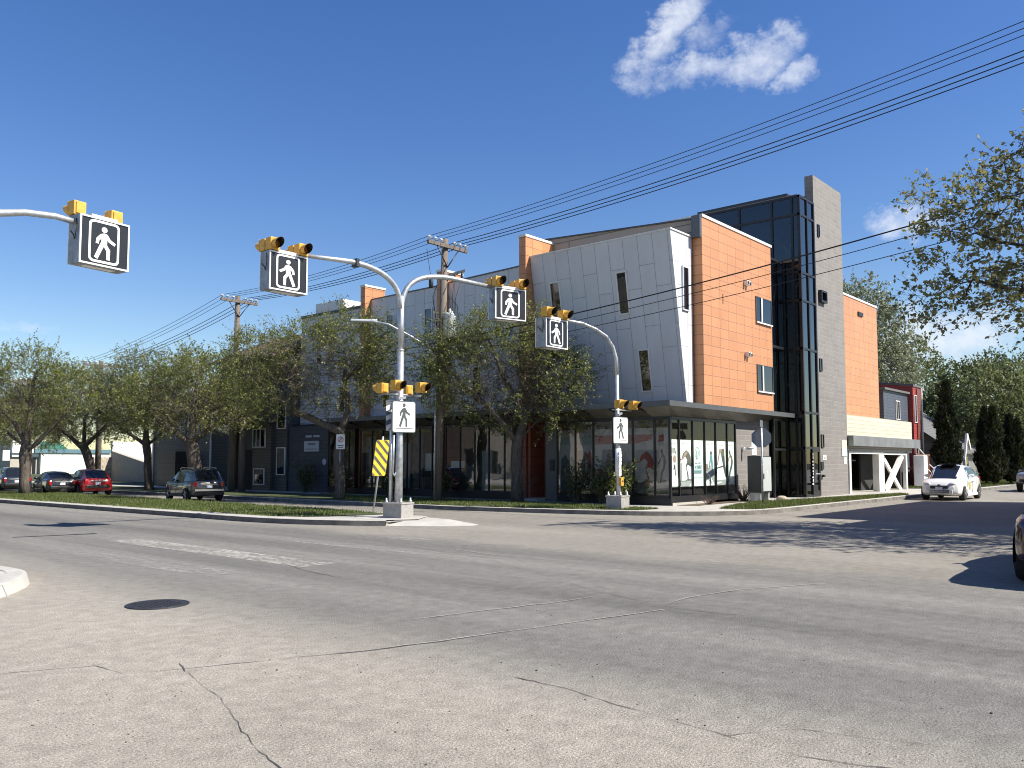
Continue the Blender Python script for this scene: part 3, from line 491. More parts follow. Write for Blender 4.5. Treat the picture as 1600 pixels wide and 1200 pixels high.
for i in range(6):      # along the avenue, left to right in decreasing Y
    ya, yb = MR[6-i]-.05, MR[5-i]+.05
    fr = lambda u, v, o=0, ya=ya, yb=yb: (X0+.06-o, ya+(yb-ya)*u, .55+(2.95-.55)*v)
    band = [(R_ if i > 1 else G_, [(0,.76),(1,.76),(1,.90),(0,.90)])] if i < 4 else [(R_, [(0,.76),(.9,.82),(.9,.90),(0,.90)] if i == 4 else [(.1,.78),(.6,.80),(.6,.90),(.2,.88)])]
    low = [(K['mural'], [(0,0),(1,0),(1,.18),(.6,.22),(.3,.16),(0,.2)])]
    sc = lambda p: [(u, .1+v*.62) for u, v in p]
    if i == 0: fg = [(K['mural'], [(.05,.1),(.95,.1),(.98,.5),(.8,.58),(.6,.5),(.4,.6),(.15,.52)])]
    elif i == 1: fg = [(K['mural'], [(0,.15),(.5,.15),(.55,.6),(.3,.68),(0,.66)]), (R_, [(.62,.2),(.8,.2),(.9,.45),(.96,.62),(.8,.66),(.68,.6),(.5,.66),(.48,.62),(.66,.5)])]
    elif i == 2: fg = [(SK, [(.55,.2),(.95,.2),(.9,.5),(.82,.62),(.7,.62),(.64,.5),(.5,.36),(.48,.3),(.6,.42)]), (R_, [(.1,.24),(.4,.24),(.45,.36),(.1,.38)])]
    elif i == 3: fg = [(m, [(u*.9, .2+v*.55) for u, v in p]) for m, p in logo_figs(G_, 525, 740, 81, 968)]
    elif i == 4: fg = [(R_, sc(norm(280, 515, 180, 900, bend))), (I, [(.5,.08),(1,.08),(1,.10),(.5,.10)])]
    else: fg = [(I, sc(norm(1160, 1345, 220, 950, stand)))]
    poster(fr, PK, low+band+fg)
# curtains / clutter standing behind the long glazing
for (ya, yb, z0, z1, m) in [(23.5,24.2,.45,3.2,'mural'),(24.4,25.0,.45,2.2,'greyink'),(26.05,26.9,1.45,1.75,'paper'),(25.2,25.95,.9,1.6,'mural'),(27.9,28.55,1.3,2.1,'paper'),(28.7,29.4,.5,3.1,'mural'),(29.6,30.2,.5,2.6,'greyink'),(31.3,31.9,1.7,2.4,'greyink'),(32.1,32.8,.5,2.9,'mural')]:
    part(MB().box(X0+.3,X0+.33,ya,yb,z0,z1), 'window_blind', K[m])
# canopy
cz0, cz1, cx, cy, ce = 3.66, 3.85, 25.69, 14.95, 35.2
b = MB(); b.box(cx, cx+.08, cy, ce, cz0, cz1).box(cx+.08, 36.6, cy, cy+.08, cz0+.002, cz1-.002).box(cx+.08, X0+.4, cy+.08, ce, cz1-.06, cz1-.01).box(X0+.4, 36.6, cy+.08, Y0+.2, cz1-.06, cz1-.01)
cano = part(b, 'canopy', K['greymetal'])
b = MB()
ys = [cy+.08+i*(22.3-cy)/6 for i in range(7)]
lo = 3.36
for i in range(len(ys)-1): b.add([(cx+.08,ys[i],cz0+.02),(cx+.08,ys[i+1],cz0+.02),(X0-.03,max(ys[i+1],Y0-.03),lo),(X0-.03,max(ys[i],Y0-.03),lo)], [(0,1,2,3)], i % 2)
for (a, c) in [(22.3, ce)]: b.add([(cx+.08,a,cz0-.0),(cx+.08,c,cz0-.0),(X0-.03,c,lo),(X0-.03,a,lo)], [(0,1,2,3)], 1)
xs = [cx+.08, 26.9, 27.9, 29.0, 30.2, 31.4, 32.6]
for i in range(len(xs)-1):
    p = [(xs[i],cy+.08,cz0+.02),(xs[i+1],cy+.08,cz0+.02),(max(xs[i+1]+.4,X0-.03),Y0-.03,lo),(max(xs[i]+.4 if i else X0-.03,X0-.03),Y0-.03,lo)]
    b.add([p[0],p[1],p[2]], [(0,1,2)], i % 2); b.add([p[0],p[2],p[3]], [(0,1,2)], (i+1) % 2)
b.add([(32.6,cy+.08,cz0+.02),(36.6,cy+.08,cz0+.02),(36.6,Y0-.03,3.6),(33,Y0-.03,lo)], [(0,1,2,3)], 1)
b.build('soffit', [K['soffit'], M('soffit_dark', (.12,.115,.10), .35, .3)], cano)
b = MB()
for y in (23.6, 25.4, 27.2, 29, 30.8, 32.6): b.obox(((cx+X0)/2, y, 3.53), (.5,0,-.09), (0,.025,0), (.01,0,.05))
for y in ys[1:]: b.obox(((cx+X0)/2, y, 3.54), (.48,0,-.09), (0,.02,0), (.005,0,.03))
b.build('canopy_rib', K['black'], cano)
# brick wall to the right of the shop glass, link and plain parts
part(MB().box(31.92,35.1,Y0,Y0+.3,.1,3.6), 'block_wall', K['block'])
# tilted white wall
TS = -.167
def tx(z, o=0): return 28.23+TS*(z-3.95)-o
part(MB().prism([(tx(3.7),15.7,3.7),(tx(10.33),15.7,10.33),(28.78,15.7,10.33),(28.78,15.7,3.7)], (0,6.75,0)), 'tilted_wall', K['white'])
part(MB().prism([(tx(10.33)-.03,15.66,10.33),(tx(10.33)-.03,15.66,10.39),(28.78,15.66,10.39),(28.78,15.66,10.33)], (0,6.83,0)), 'coping', K['cap'])
def tilt_window(ya, yb, za, zb_):
    b = MB()
    def q(y, z, o): return (tx(z, o), y, z)
    def fr(y0, y1, z0, z1): b.prism([q(y0,z0,-.02),q(y1,z0,-.02),q(y1,z1,-.02),q(y0,z1,-.02)], (-.07,0,0))
    t = .06; fr(ya-t,ya,za-t,zb_+t); fr(yb,yb+t,za-t,zb_+t); fr(ya,yb,za-t,za); fr(ya,yb,zb_,zb_+t)
    o = part(b, 'window', K['cap'])
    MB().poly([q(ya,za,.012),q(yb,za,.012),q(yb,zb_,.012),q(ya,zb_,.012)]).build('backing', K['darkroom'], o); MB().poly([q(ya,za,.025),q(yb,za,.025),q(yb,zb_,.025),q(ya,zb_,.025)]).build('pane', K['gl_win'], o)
for w_ in [(17.81,18.2,7.5,9.05),(21.07,21.5,7.45,9.1),(17.14,17.54,4.46,6.0)]: tilt_window(*w_)
def wall_window(axis, at, a0, a1, z0, z1, frame='cap', split=None, t=.05, d=.06, pane='gl_win', name='window'):
    """window proud of a wall facing -X (axis x) or -Y (axis y)"""
    b = MB()
    def bx(p0, p1, q0, q1, dep):
        if axis == 'x': b.box(at-dep, at+.02, p0, p1, q0, q1)
        else: b.box(p0, p1, at-dep, at+.02, q0, q1)
    bx(a0-t,a0,z0-t,z1+t,d); bx(a1,a1+t,z0-t,z1+t,d); bx(a0,a1,z0-t,z0,d); bx(a0,a1,z1,z1+t,d)
    for s in (split or []): bx(s-.03,s+.03,z0,z1,d-.01)
    o = b.build(name, K[frame], CUR)
    R = rect_x if axis == 'x' else rect_y
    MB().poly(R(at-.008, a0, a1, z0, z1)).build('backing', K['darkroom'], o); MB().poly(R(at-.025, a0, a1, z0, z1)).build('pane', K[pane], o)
    return o
CUR = BL
wall_window('y', 15.7, 28.03, 28.40, 7.45, 9.05, 'white')
# upper siding wall and its corner trim
part(MB().prism([(28.8,15.72,9.7),(28.8,23.3,9.7),(28.8,23.3,11.5),(28.8,15.72,11.03)], (.3,0,0)), 'siding_wall', K['siding'])
part(MB().prism([(28.74,15.72,11.03),(28.74,23.34,11.5),(28.74,23.34,11.56),(28.74,15.72,11.09)], (.42,0,0)), 'coping', K['dkmetal'])
part(MB().box(28.70,28.86,15.30,15.66,10.3,11.16), 'corner_trim', K['greymetal'])
# orange block
part(MB().box(28.86,35.1,15.3,23.2,3.75,11.1), 'orange_wall', K['orange']); part(MB().box(28.84,35.16,15.26,23.24,11.1,11.21), 'coping', K['cap'])
def orange_window(x0, x1, z0, z1):
    o = wall_window('y', 15.3, x0, x1, z0, z1, 'greymetal', None, .03, .045)
    MB().box(x0+.44,x0+.56,15.24,15.27,z0,z1).box(x0-.03,x1+.03,15.22,15.254,z0-.09,z0-.031).build('sash', K['cap'], o)
orange_window(33.5,35.0,7.66,8.68); orange_window(33.5,35.0,4.72,5.78)
for z in (9.1, 6.13):
    b = MB(); b.box(32.38,32.5,15.12,15.29,z-.09,z+.09).box(32.58,32.7,15.12,15.29,z-.11,z+.07); o = part(b, 'wall_lamp', K['paper']); MB().box(32.4,32.48,15.10,15.118,z-.07,z+.05).box(32.6,32.68,15.10,15.118,z-.09,z+.03).build('lens', K['black'], o)
part(MB().box(30.49,30.52,15.285,15.30,7.95,8.35), 'dark_streak', K['black'])  # thin dark upright streak on the orange wall
# pilasters and white bays
for (ya, yb, zt_, x1) in [(22.46,22.82,11.2,28.75),(27.42,27.8,10.45,28.2),(32.95,33.3,10.5,28.2)]:
    part(MB().box(26.9,x1,ya,yb,3.5,zt_), 'orange_pilaster', K['orange']); part(MB().box(26.9,x1,ya,yb,.1,3.5), 'shaded_pilaster_foot', K['orangedk']); part(MB().box(26.87,x1+.03,ya-.03,yb+.03,zt_,zt_+.1), 'coping', K['cap'])  # foot in darker orange: shade below the canopy painted into its colour
for (ya, yb, za, zb_) in [(22.83,27.41,10.07,9.95),(27.81,32.94,9.9,9.85)]:
    part(MB().prism([(27.3,ya,3.55),(27.3,yb,3.55),(27.3,yb,zb_),(27.3,ya,za)], (.6,0,0)), 'white_bay_wall', K['white']); part(MB().prism([(27.27,ya,za),(27.27,yb,zb_),(27.27,yb,zb_+.06),(27.27,ya,za+.06)], (.66,0,0)), 'coping', K['greymetal'])
part(MB().box(27.35,27.9,33.3,38.9,3.5,9.55), 'lapped_wall', K['lap']); part(MB().box(27.3,28.2,33.31,38.95,9.55,9.7), 'coping', K['dkmetal'])
part(MB().box(27.9,29.6,36.0,38.4,9.7,10.4), 'roof_hatch', K['cap'])
for (y, za, zb_) in [(28.75,7.3,8.9),(31.45,7.3,8.9),(31.7,4.4,5.9),(28.95,4.4,5.9),(25.6,4.4,5.9),(24.2,7.3,8.9),(35.2,4.3,5.6),(37.2,6.8,8.2)]:
    wall_window('x', 27.3 if y < 33 else 27.35, y-.22, y+.22, za, zb_)
# recessed entrance between pilaster and shop glass
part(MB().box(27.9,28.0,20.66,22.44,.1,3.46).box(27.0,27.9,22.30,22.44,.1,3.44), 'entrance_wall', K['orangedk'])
part(MB().box(26.75,26.85,20.68,21.3,.15,3.4), 'entrance_panel', K['greymetal']); part(MB().box(26.70,26.75,20.85,21.05,1.35,1.8), 'mailbox', K['black'])
part(MB().box(26.2,27.8,21.32,22.3,.1,.24), 'entrance_step', K['conc'])
# navy wall with signs at the far end
part(MB().box(X0,X0+.3,35.46,38.9,.1,3.6), 'navy_wall', K['navy'])
s_ = part(MB().box(X0-.06,X0-.005,36.2,37.45,2.25,2.8), 'shop_sign', K['signblue'], 'pale sign board with rows of small lettering')
b = MB()
for (y0, y1, z0, z1) in [(37.2,36.45,2.58,2.70),(37.3,36.9,2.36,2.40),(36.85,36.35,2.36,2.40)]:
    k = 9 if z1-z0 > .1 else 14
    for i in range(k):
        if rng.random() < .85: y = y0+(y1-y0)*i/k; b.box(X0-.066,X0-.0605, min(y, y+(y1-y0)/k*.6), max(y, y+(y1-y0)/k*.6), z0, z1)
b.build('lettering', K['navy'], s_)
b = MB()
for i in range(11):
    if i != 5: y = 37.4-i*.112; b.box(X0-.02,X0-.003,y-.085,y,2.98+rng.uniform(0,.02),3.10).box(X0-.03,X0-.0205,y-.06,y-.03,3.02,3.06)
part(b, 'wall_lettering', K['signblue'])
part(MB().lathe((X0-.01,35.75,1.72), [(.16,-.02),(.16,.01)], 20, 'x'), 'round_sign', K['signblue'])
# stair tower of dark glass
tw = MB()
TX0, TX1, TY = 36.7, 38.4, 14.6
Z_ = [.2, 2.33, 3.9, 6.75, 8.93, 10.2, 12.85, 13.68]
for z in Z_: tw.box(TX0-.03,TX1,TY-.03,TY+.1,z-.05,z+.05).box(TX0-.03,TX0+.1,TY+.1,21.4,z-.05,z+.05)
for x in (TX0+.03, TX0+.85, TX1-.05): tw.box(x-.06,x+.05,TY-.035,TY+.09,.2,13.7)
for y in (14.95, 15.9, 17.5, 19.2, 21.3): tw.box(TX0-.035,TX0+.09,y-.05,y+.05,.2 if y < 16 else 9.5,13.7)
tow = part(tw, 'tower_frame', K['black'])
for i in range(len(Z_)-1):
    for (xa, xb) in ((TX0+.08,TX0+.79),(TX0+.9,TX1-.1)):
        if i == 0 and xa > 37.2: continue
        part(MB().poly(rect_y(TY+.02, xa, xb, Z_[i]+.05, Z_[i+1]-.05)), 'window_pane', K['gl_tower2'] if i > 0 else K['gl_tower'])
    for (ya, yb) in ((14.7,14.9),(15.0,15.85),(15.95,17.45),(17.55,19.15),(19.25,21.25)):
        if ya < 15.9 or Z_[i] > 8: part(MB().poly(rect_x(TX0+.02, ya, yb, Z_[i]+.05, Z_[i+1]-.05)), 'window_pane', K['gl_tower'])
b = MB()
for z in (3.9, 6.8, 10.2): b.box(TX0+.1,TX1,TY+.1,21.3,z-.15,z+.1)
part(b, 'floor_slab', K['siding'])
b = MB()
for (z0, z1) in ((.4, 3.7), (4.0, 6.6), (7, 10), (10.3, 12.8)): b.tube([(TX0+.25,14.75,z0),(TX0+.25,16.3,z1)], .07, 6); b.tube([(TX0+.3,16.3,z0),(TX0+.3,14.75,z1)], .07, 6)
part(b, 'cross_brace', K['greymetal'])
part(MB().box(TX0+.02,TX1,TY+.1,21.35,13.7,13.78).box(38.2,38.38,TY+.12,21.3,.2,13.7).box(TX0+1.2,38.2,16.6,16.8,.2,13.7), 'tower_wall', K['siding'])
part(MB().box(38.4,42.0,15.0,20,.1,14.15).box(37.3,38.4,15.4,20,13.78,14.1), 'stair_core', K['dkmetal'])
part(MB().box(38.4,42.0,TY,14.999,.1,15.08), 'tower_block_wall', K['block'])
d = part(MB().box(37.62,37.7,TY-.03,TY+.05,.25,2.28).box(38.25,38.34,TY-.03,TY+.05,.25,2.28).box(37.7,38.25,TY-.03,TY+.05,2.16,2.28).box(37.7,38.25,TY-.03,TY+.05,.25,.42), 'entrance_door', K['black'])
MB().poly(rect_y(TY+.005,37.7,38.25,.42,2.16)).build('pane', K['gl_tower'], d); MB().box(37.7,38.25,TY-.07,TY-.035,1.15,1.2).build('push_bar', K['galv'], d)
b = MB()        # worn vertical lettering on the door's side light, read sideways
for (z, h, w_) in [(2.05,.10,.05),(1.9,.10,.05),(1.72,.05,.10),(1.58,.05,.10),(1.43,.05,.10),(1.29,.06,.10),(1.17,.05,.07),(1.02,.05,.16),(.88,.09,.11),(.73,.06,.16)]:
    b.box(37.52-w_,37.52,TY-.045,TY-.04,z-h/2,z+h/2); b.box(37.52-w_*.4,37.52-w_*.2,TY-.047,TY-.0455,z-h/2-.02,z+h/2+.02)
b.build('door_lettering', K['paper'], d)
part(MB().poly(rect_y(TY+.03,TX0+.9,37.6,.25,2.28)), 'side_light', K['gl_tower'])
# link between orange block and tower
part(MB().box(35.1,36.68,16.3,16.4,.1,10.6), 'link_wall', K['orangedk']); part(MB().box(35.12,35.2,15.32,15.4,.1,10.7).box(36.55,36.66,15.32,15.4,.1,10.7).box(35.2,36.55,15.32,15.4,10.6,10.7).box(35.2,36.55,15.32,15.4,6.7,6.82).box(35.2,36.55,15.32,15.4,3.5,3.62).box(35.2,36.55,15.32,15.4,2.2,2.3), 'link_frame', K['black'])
part(MB().poly(rect_y(15.36,35.2,36.55,.2,10.6)), 'window_pane', K['gl_win'])
b = MB()
for (z0, z1) in ((.3, 3.4), (3.9, 6.6), (7, 10.2)): b.tube([(35.25,15.6,z0),(36.5,15.6,z1)], .06, 6)
part(b, 'diagonal_brace', K['greymetal'])
# small things on the tower
CUR = BL
for (xa, xb, za, zb_) in [(38.78,38.98,12.26,12.78),(38.64,38.88,5.93,6.45),(38.6,38.86,2.4,2.94)]: wall_window('y', TY, xa, xb, za, zb_, 'black', None, .03, .05)
wall_window('y', TY, 38.82,39.36,9.22,9.6,'black',None,.09,.16)
part(MB().box(38.44,38.75,TY-.06,TY-.002,1.36,1.72), 'intercom', K['black']); part(MB().box(38.56,38.72,TY-.12,TY-.002,1.02,1.12), 'card_reader', K['black'])
o = part(MB().box(38.78,39.16,TY-.02,TY-.002,1.8,2.02), 'number_sign', K['paper']); MB().box(39.0,39.04,TY-.026,TY-.021,1.85,1.98).box(38.9,39.04,TY-.029,TY-.0265,1.84,1.87).box(38.9,38.93,TY-.026,TY-.021,1.84,1.91).box(38.9,39.0,TY-.029,TY-.0265,1.895,1.92).build('numeral', K['ink'], o)
o = part(MB().box(41.2,41.88,TY-.02,TY-.002,2.35,2.75), 'notice_sign', K['signyel']); MB().box(41.2,41.88,TY-.026,TY-.0205,1.98,2.35).build('lower_panel', K['signgreen'], o); part(MB().box(41.42,41.78,TY-.02,TY-.002,1.62,1.95), 'notice_plate', K['paper'])
for (xa, xb, za, zb_) in [(33.3,33.75,2.0,2.55),(33.0,33.5,.98,1.38),(33.45,33.95,.28,.72)]:
    o = part(MB().box(xa,xb,Y0-.02,Y0-.002,za,zb_), 'notice_plate', K['paper'])
    b = MB()
    for i in range(6): b.box(xa+.05,xb-.05-rng.uniform(0,.12),Y0-.024,Y0-.0205,zb_-.08-i*(zb_-za-.1)/6,zb_-.055-i*(zb_-za-.1)/6)
    b.build('lettering', K['greyink'], o)
for (x, z) in ((32.45,2.25),(33.35,.75)):
    b = MB(); b.box(x-.06,x+.06,Y0-.1,Y0-.001,z-.06,z+.06).tube([(x,Y0-.1,z),(x+.05,Y0-.32,z-.02)], .03, 6).tube([(x+.02,Y0-.2,z+.0),(x+.14,Y0-.46,z+.03)], .055, 8); part(b, 'security_camera', K['paper'])
b = MB(); b.box(X0-.16,X0-.0,34.9,35.2,3.42,3.6)
part(MB().box(cx-.12,cx-.01,34.3,34.62,3.58,3.8), 'flood_lamp', K['paper'])
# rear orange volume, cream parapet and garage
part(MB().box(42.02,48.3,15.0,22,3.95,10.2), 'orange_wall', K['orange']); part(MB().box(42.02,48.35,14.96,22.04,10.2,10.3), 'coping', K['cap']); part(MB().box(45.2,45.9,14.93,15,9.4,9.6), 'wall_vent', K['black'])
part(MB().box(42.02,52.75,14.6,14.9,3.0,4.03).box(42.02,52.7,14.9,24,3.0,3.6), 'cream_parapet', K['cream']); part(MB().box(42.02,53.3,14.3,14.6,2.5,3.0).box(53.0,53.3,14.6,24,2.5,3.0), 'garage_fascia', K['fasciagrey'])
part(MB().box(42.02,52.7,14.62,14.8,2.22,2.5), 'garage_lintel', K['siding'])
part(MB().box(42.02,52.6,22,22.2,.1,3).box(52.4,52.6,15.2,22,.1,3).box(47.7,51.6,15.9,16.0,.1,2.3), 'garage_wall', K['darkroom'])
b = MB(); b.box(42.3,42.55,14.62,14.8,.1,2.22).box(46.75,47.6,14.62,14.95,.1,2.22).box(51.5,51.75,14.62,14.8,.1,2.3).box(42.55,46.75,14.62,14.8,2.12,2.22).box(47.6,51.5,14.62,14.8,2.10,2.2)
part(b, 'garage_frame', K['cap'])
b = MB(); b.obox((49.55,14.72,1.1), (1.55,0,1.0), (0,.07,0), (-.11,0,.17)); b.obox((49.55,14.86,1.1), (1.7,0,-1.05), (0,.05,0), (.07,0,.11)); part(b, 'cross_brace', K['cap'])
b = MB(); b.box(42.6,46.7,15.8,15.86,1.75,1.82); part(b, 'overhead_rail', K['greymetal'])
# ------------------------------------------------------------------ pedestrian crossing signals
WALK = [  # one walking figure in a unit square, facing right (u right, v up); head drawn apart
    [(.40,.72),(.50,.76),(.58,.74),(.66,.62),(.80,.54),(.77,.47),(.62,.54),(.575,.59),(.575,.45),(.66,.33),(.655,.06),(.57,.06),(.565,.29),(.49,.40),(.43,.26),(.34,.04),(.25,.08),(.335,.30),(.42,.52),(.43,.60),(.375,.555),(.36,.45),(.28,.46),(.30,.60)]]
def walker(b, fr, m, flip, s=1.0, cx=.5, cy=.5, off=.01):
    g = lambda p: fr(cx+((-1 if flip else 1)*(p[0]-.5))*s, cy+(p[1]-.5)*s*1.0, off)
    b.poly([g(p) for p in WALK[0]], m)
    b.poly([g((.50+.075*math.cos(a), .85+.075*math.sin(a))) for a in [2*PI*i/16 for i in range(16)]], m)
def rrect(x0, x1, y0, y1, r, n=5):
    o = []
    for (cx_, cy_, a) in ((x1-r,y1-r,0),(x0+r,y1-r,90),(x0+r,y0+r,180),(x1-r,y0+r,270)):
        for i in range(n+1): t = math.radians(a+90*i/n); o.append((cx_+r*math.cos(t), cy_+r*math.sin(t)))
    return o
def frame_band(b, fr, o, i, m, off):
    n = len(o)
    for k in range(n): b.add([fr(*o[k],off),fr(*o[(k+1)%n],off),fr(*i[(k+1)%n],off),fr(*i[k],off)], [(0,1,2,3)], m)
def sign_box(root, c, yaw, flip, w=1.15, h=1.0, d=.38, faces=(1, -1)):
    """lit-style crosswalk box: c = centre of its body, yaw = turn of the face about z (0 faces -Y)"""
    ca, sa = math.cos(yaw), math.sin(yaw); ax = Vector((ca, sa, 0)); ny = Vector((sa, -ca, 0)); C = Vector(c)
    b = MB(); b.obox(C, ax*w/2, ny*d/2, (0,0,h/2)); o = b.build('sign_box', K['boxgrey'], root)
    b = MB()
    t = .035
    for s in (1, -1):
        P = C+ny*(d/2+.012)*s
        b.obox(P+Vector((0,0,h/2-t/2)), ax*w/2, ny*.014, (0,0,t/2)); b.obox(P-Vector((0,0,h/2-t/2)), ax*w/2, ny*.014, (0,0,t/2))
        b.obox(P+ax*(w/2-t/2), ax*t/2, ny*.014, (0,0,h/2-t)); b.obox(P-ax*(w/2-t/2), ax*t/2, ny*.014, (0,0,h/2-t))
    b.obox(C+Vector((0,0,h/2+.03)), ax*(w*.26), ny*(d*.5), (0,0,.028))
    b.build('box_frame', K['signwhite'], o)
    for s in (1, -1):
        def fr(u, v, off=0, s=s): return C+ax*(u-.5)*w*(1 if s > 0 else -1)+Vector((0,0,(v-.5)*h))+ny*(d/2+.004+off)*s
        b = MB(); b.poly([fr(.03,.035),fr(.97,.035),fr(.97,.965),fr(.03,.965)], 0)
        frame_band(b, fr, rrect(.18,.80,.07,.95,.10), rrect(.225,.755,.12,.90,.065), 1, .006)
        walker(b, fr, 1, flip if s > 0 else not flip, .78, .49, .5, .006); b.build('sign_face', [K['signblack'], K['signwhite']], o)
    # cable loop and dents on the end plate
    e = C-ax*(w/2+.008); b = MB(); b.tube([e+Vector((0,0,.42))+ny*.08, e+Vector((0,0,.2))+ny*.13-ax*.02, e+Vector((0,0,-.02))+ny*.08-ax*.02, e+Vector((0,0,.1))-ny*.02, e+Vector((0,0,.18))-ny*.12], .009, 5); b.build('cable', K['wire'], o)
    # underside strip lamp
    b = MB(); b.obox(C-Vector((0,0,h/2+.006)), ax*w*.3, ny*d*.22, (0,0,.007)); b.build('down_light', K['signwhite'], o)
    for u in (-.39, .36):
        for s in faces: beacon(root, C+ax*u*w+ny*(.13 if s > 0 else .12)*s+Vector((0,0,h/2+.17)), yaw+(0 if s > 0 else PI))
def beacon(root, c, yaw, k=1.0):
    """one amber flasher: housing, lens, open cut-away visor; yaw 0 looks along -Y"""
    ca, sa = math.cos(yaw), math.sin(yaw); ax = Vector((ca, sa, 0)); ny = Vector((sa, -ca, 0)); C = Vector(c)
    k *= .9; w, h, d = .15*k, .165*k, .12*k
    b = MB(); b.obox(C, ax*w, ny*d, (0,0,h)); b.obox(C+ny*(d+.012), ax*w*1.05, ny*.014, (0,0,h*1.04)); b.obox(C-ny*(d+.012), ax*w*.7, ny*.014, (0,0,h*.8))
    o = b.build('beacon', K['yellow'], root, bevel=.012)
    b = MB(); b.lathe((0,0,0), [(.001,0),(.12*k,.0),(.10*k,.02),(.04*k,.035)], 14)
    b.v = [tuple(C+ny*(d+.03+p[2])+ax*p[0]+Vector((0,0,p[1]))) for p in b.v]; b.build('lens', K['lens'], o)
    # visor: longer above, cut away below, yellow outside and black inside
    b = MB(); n = 14
    for m_, R, fl in ((0, .135*k, 1), (1, .128*k, -1)):
        ring_ = []
        for i in range(n+1):
            a = math.radians(-62+304*i/n); x, z = R*math.cos(a), R*math.sin(a); L_ = (.13+.17*(math.sin(a)*.5+.5))*k
            ring_.append((C+ny*(d+.02)+ax*x+Vector((0,0,z)), C+ny*(d+.02+L_)+ax*x+Vector((0,0,z))))
        for i in range(n): b.add([ring_[i][0], ring_[i+1][0], ring_[i+1][1], ring_[i][1]], [(0,1,2,3)], m_, True)
    b.build('visor', [K['yellow'], K['yellowdk']], o)
    return o
def ped_sign(root, c, yaw, flip, w=.78, h=.9):
    ca, sa = math.cos(yaw), math.sin(yaw); ax = Vector((ca, sa, 0)); ny = Vector((sa, -ca, 0)); C = Vector(c)
    def fr(u, v, off=0): return C+ax*(u-.5)*w+Vector((0,0,(v-.5)*h))+ny*off
    pts = rrect(0,1,0,1,.09)
    b = MB(); b.prism([fr(u,v,-.004) for u, v in pts], ny*.008); o = b.build('crossing_sign', K['signwhite'], root)
    b = MB(); frame_band(b, fr, rrect(0,1,0,1,.09), rrect(.03,.97,.026,.974,.07), 0, .006); walker(b, fr, 0, flip, .86, .5, .565, .006); b.poly([fr(.13,.125,.006),fr(.87,.125,.006),fr(.87,.145,.006),fr(.13,.145,.006)], 0)
    b.build('walker_symbol', K['ink'], o); return o
def base_block(root, x, y, z, hw, h, yaw=0):
    ca, sa = math.cos(yaw), math.sin(yaw); b = MB(); b.obox((x,y,z+h/2), (ca*hw,sa*hw,0), (-sa*hw,ca*hw,0), (0,0,h/2)); b.obox((x,y,z+h-.02), (ca*(hw+.02),sa*(hw+.02),0), (-sa*(hw+.02),ca*(hw+.02),0), (0,0,.022))
    o = b.build('base', K['conc2'], root, bevel=.015)
    b = MB()
    for i in (-1, 1):
        for j in (-1, 1): px_, py_ = x+(ca*i-sa*j)*hw*.78, y+(sa*i+ca*j)*hw*.78; b.lathe((px_,py_,z+h), [(.05,0),(.05,.05),(.028,.06),(.026,.13),(.0,.135)], 8)
    b.build('anchor_bolt', K['galv'], o); return o
K['conc2'] = M('cast_base', (.33, .32, .30), .7, .1, var=.18, vs=9, bs=.3)
def arc_arm(p0, apex, p1, n=14):
    """a curved arm that leaves the pole upwards and bends over"""
    a, m_, e = Vector(p0), Vector(apex), Vector(p1); out = []
    for i in range(n+1):
        t = i/n; out.append(a*(1-t)**3+3*(Vector((a.x,a.y,m_.z*.86+a.z*.14)))*t*(1-t)**2+3*m_*t*t*(1-t)+e*t**3)
    return out
# median pole with two arms
R1 = thing('crosswalk_signal', 'two-armed crosswalk signal on the median nose with two lit-box walking signs', 'signal', (16.08,18.12,.12), 'pedestrian crossing signals')
PX, PY = 16.08, 18.12
base_block(R1, PX, PY, .10, .31, .46, .25)
b = MB(); b.tube([(PX,PY,.5),(PX+.02,PY,2.0),(PX+.03,PY,4.9)], [.115,.10,.098], 14).tube([(PX+.03,PY,4.9),(PX+.05,PY,6.45)], [.082,.08], 14); b.tube([(PX+.03,PY,4.86),(PX+.03,PY,4.92)], .106, 14); b.tube([(PX-.14,PY+.18,.5),(PX-.13,PY+.18,3.2)], .05, 8); b.build('pole', K['galv'], R1)
b = MB(); b.tube(arc_arm((PX+.02,PY,6.1), (15.1,18.12,7.15), (14.25,18.12,7.14))[:-1]+[(14.25,18.12,7.14),(12.8,18.12,7.03)], [.075]*14+[.07,.055], 12); b.build('arm', K['galv'], R1)
b = MB(); b.obox((14.45,18.12,7.13), (.05,0,0), (0,.11,0), (0,0,.11)); b.build('arm_clamp', K['dkmetal'], R1)
dA = Vector((.957,-.29,0)); q = lambda L_, z: (PX+dA.x*L_, PY+dA.y*L_, z)
b = MB(); b.tube(arc_arm((PX+.06,PY,6.1), q(.8,7.2), q(1.7,7.17))[:-1]+[q(1.7,7.17),q(3.3,7.05)], [.075]*14+[.07,.055], 12); b.build('arm', K['galv'], R1)
sign_box(R1, (12.2,18.15,6.45), 0, True, 1.12, .97); sign_box(R1, q(3.62,6.56), math.atan2(-.29,.957)+.02, False, 1.13, .98)
for x in (15.72, 16.66): beacon(R1, (x,17.86,3.84), 0, .95); beacon(R1, (x,18.42,3.80), PI, .95)
b = MB(); b.tube([(15.6,18.12,3.62),(16.9,18.12,3.62)], .025, 6); b.tube([(15.72,17.8,3.62),(15.72,18.5,3.62)], .02, 6); b.tube([(16.66,17.8,3.62),(16.66,18.5,3.62)], .02, 6); b.obox((PX+.02,18.06,3.52), (.14,0,.02), (0,.05,0), (0,0,.035)); b.build('beacon_bracket', K['galv'], R1)
ped_sign(R1, (16.12,17.96,2.98), -.18, False); b = MB()
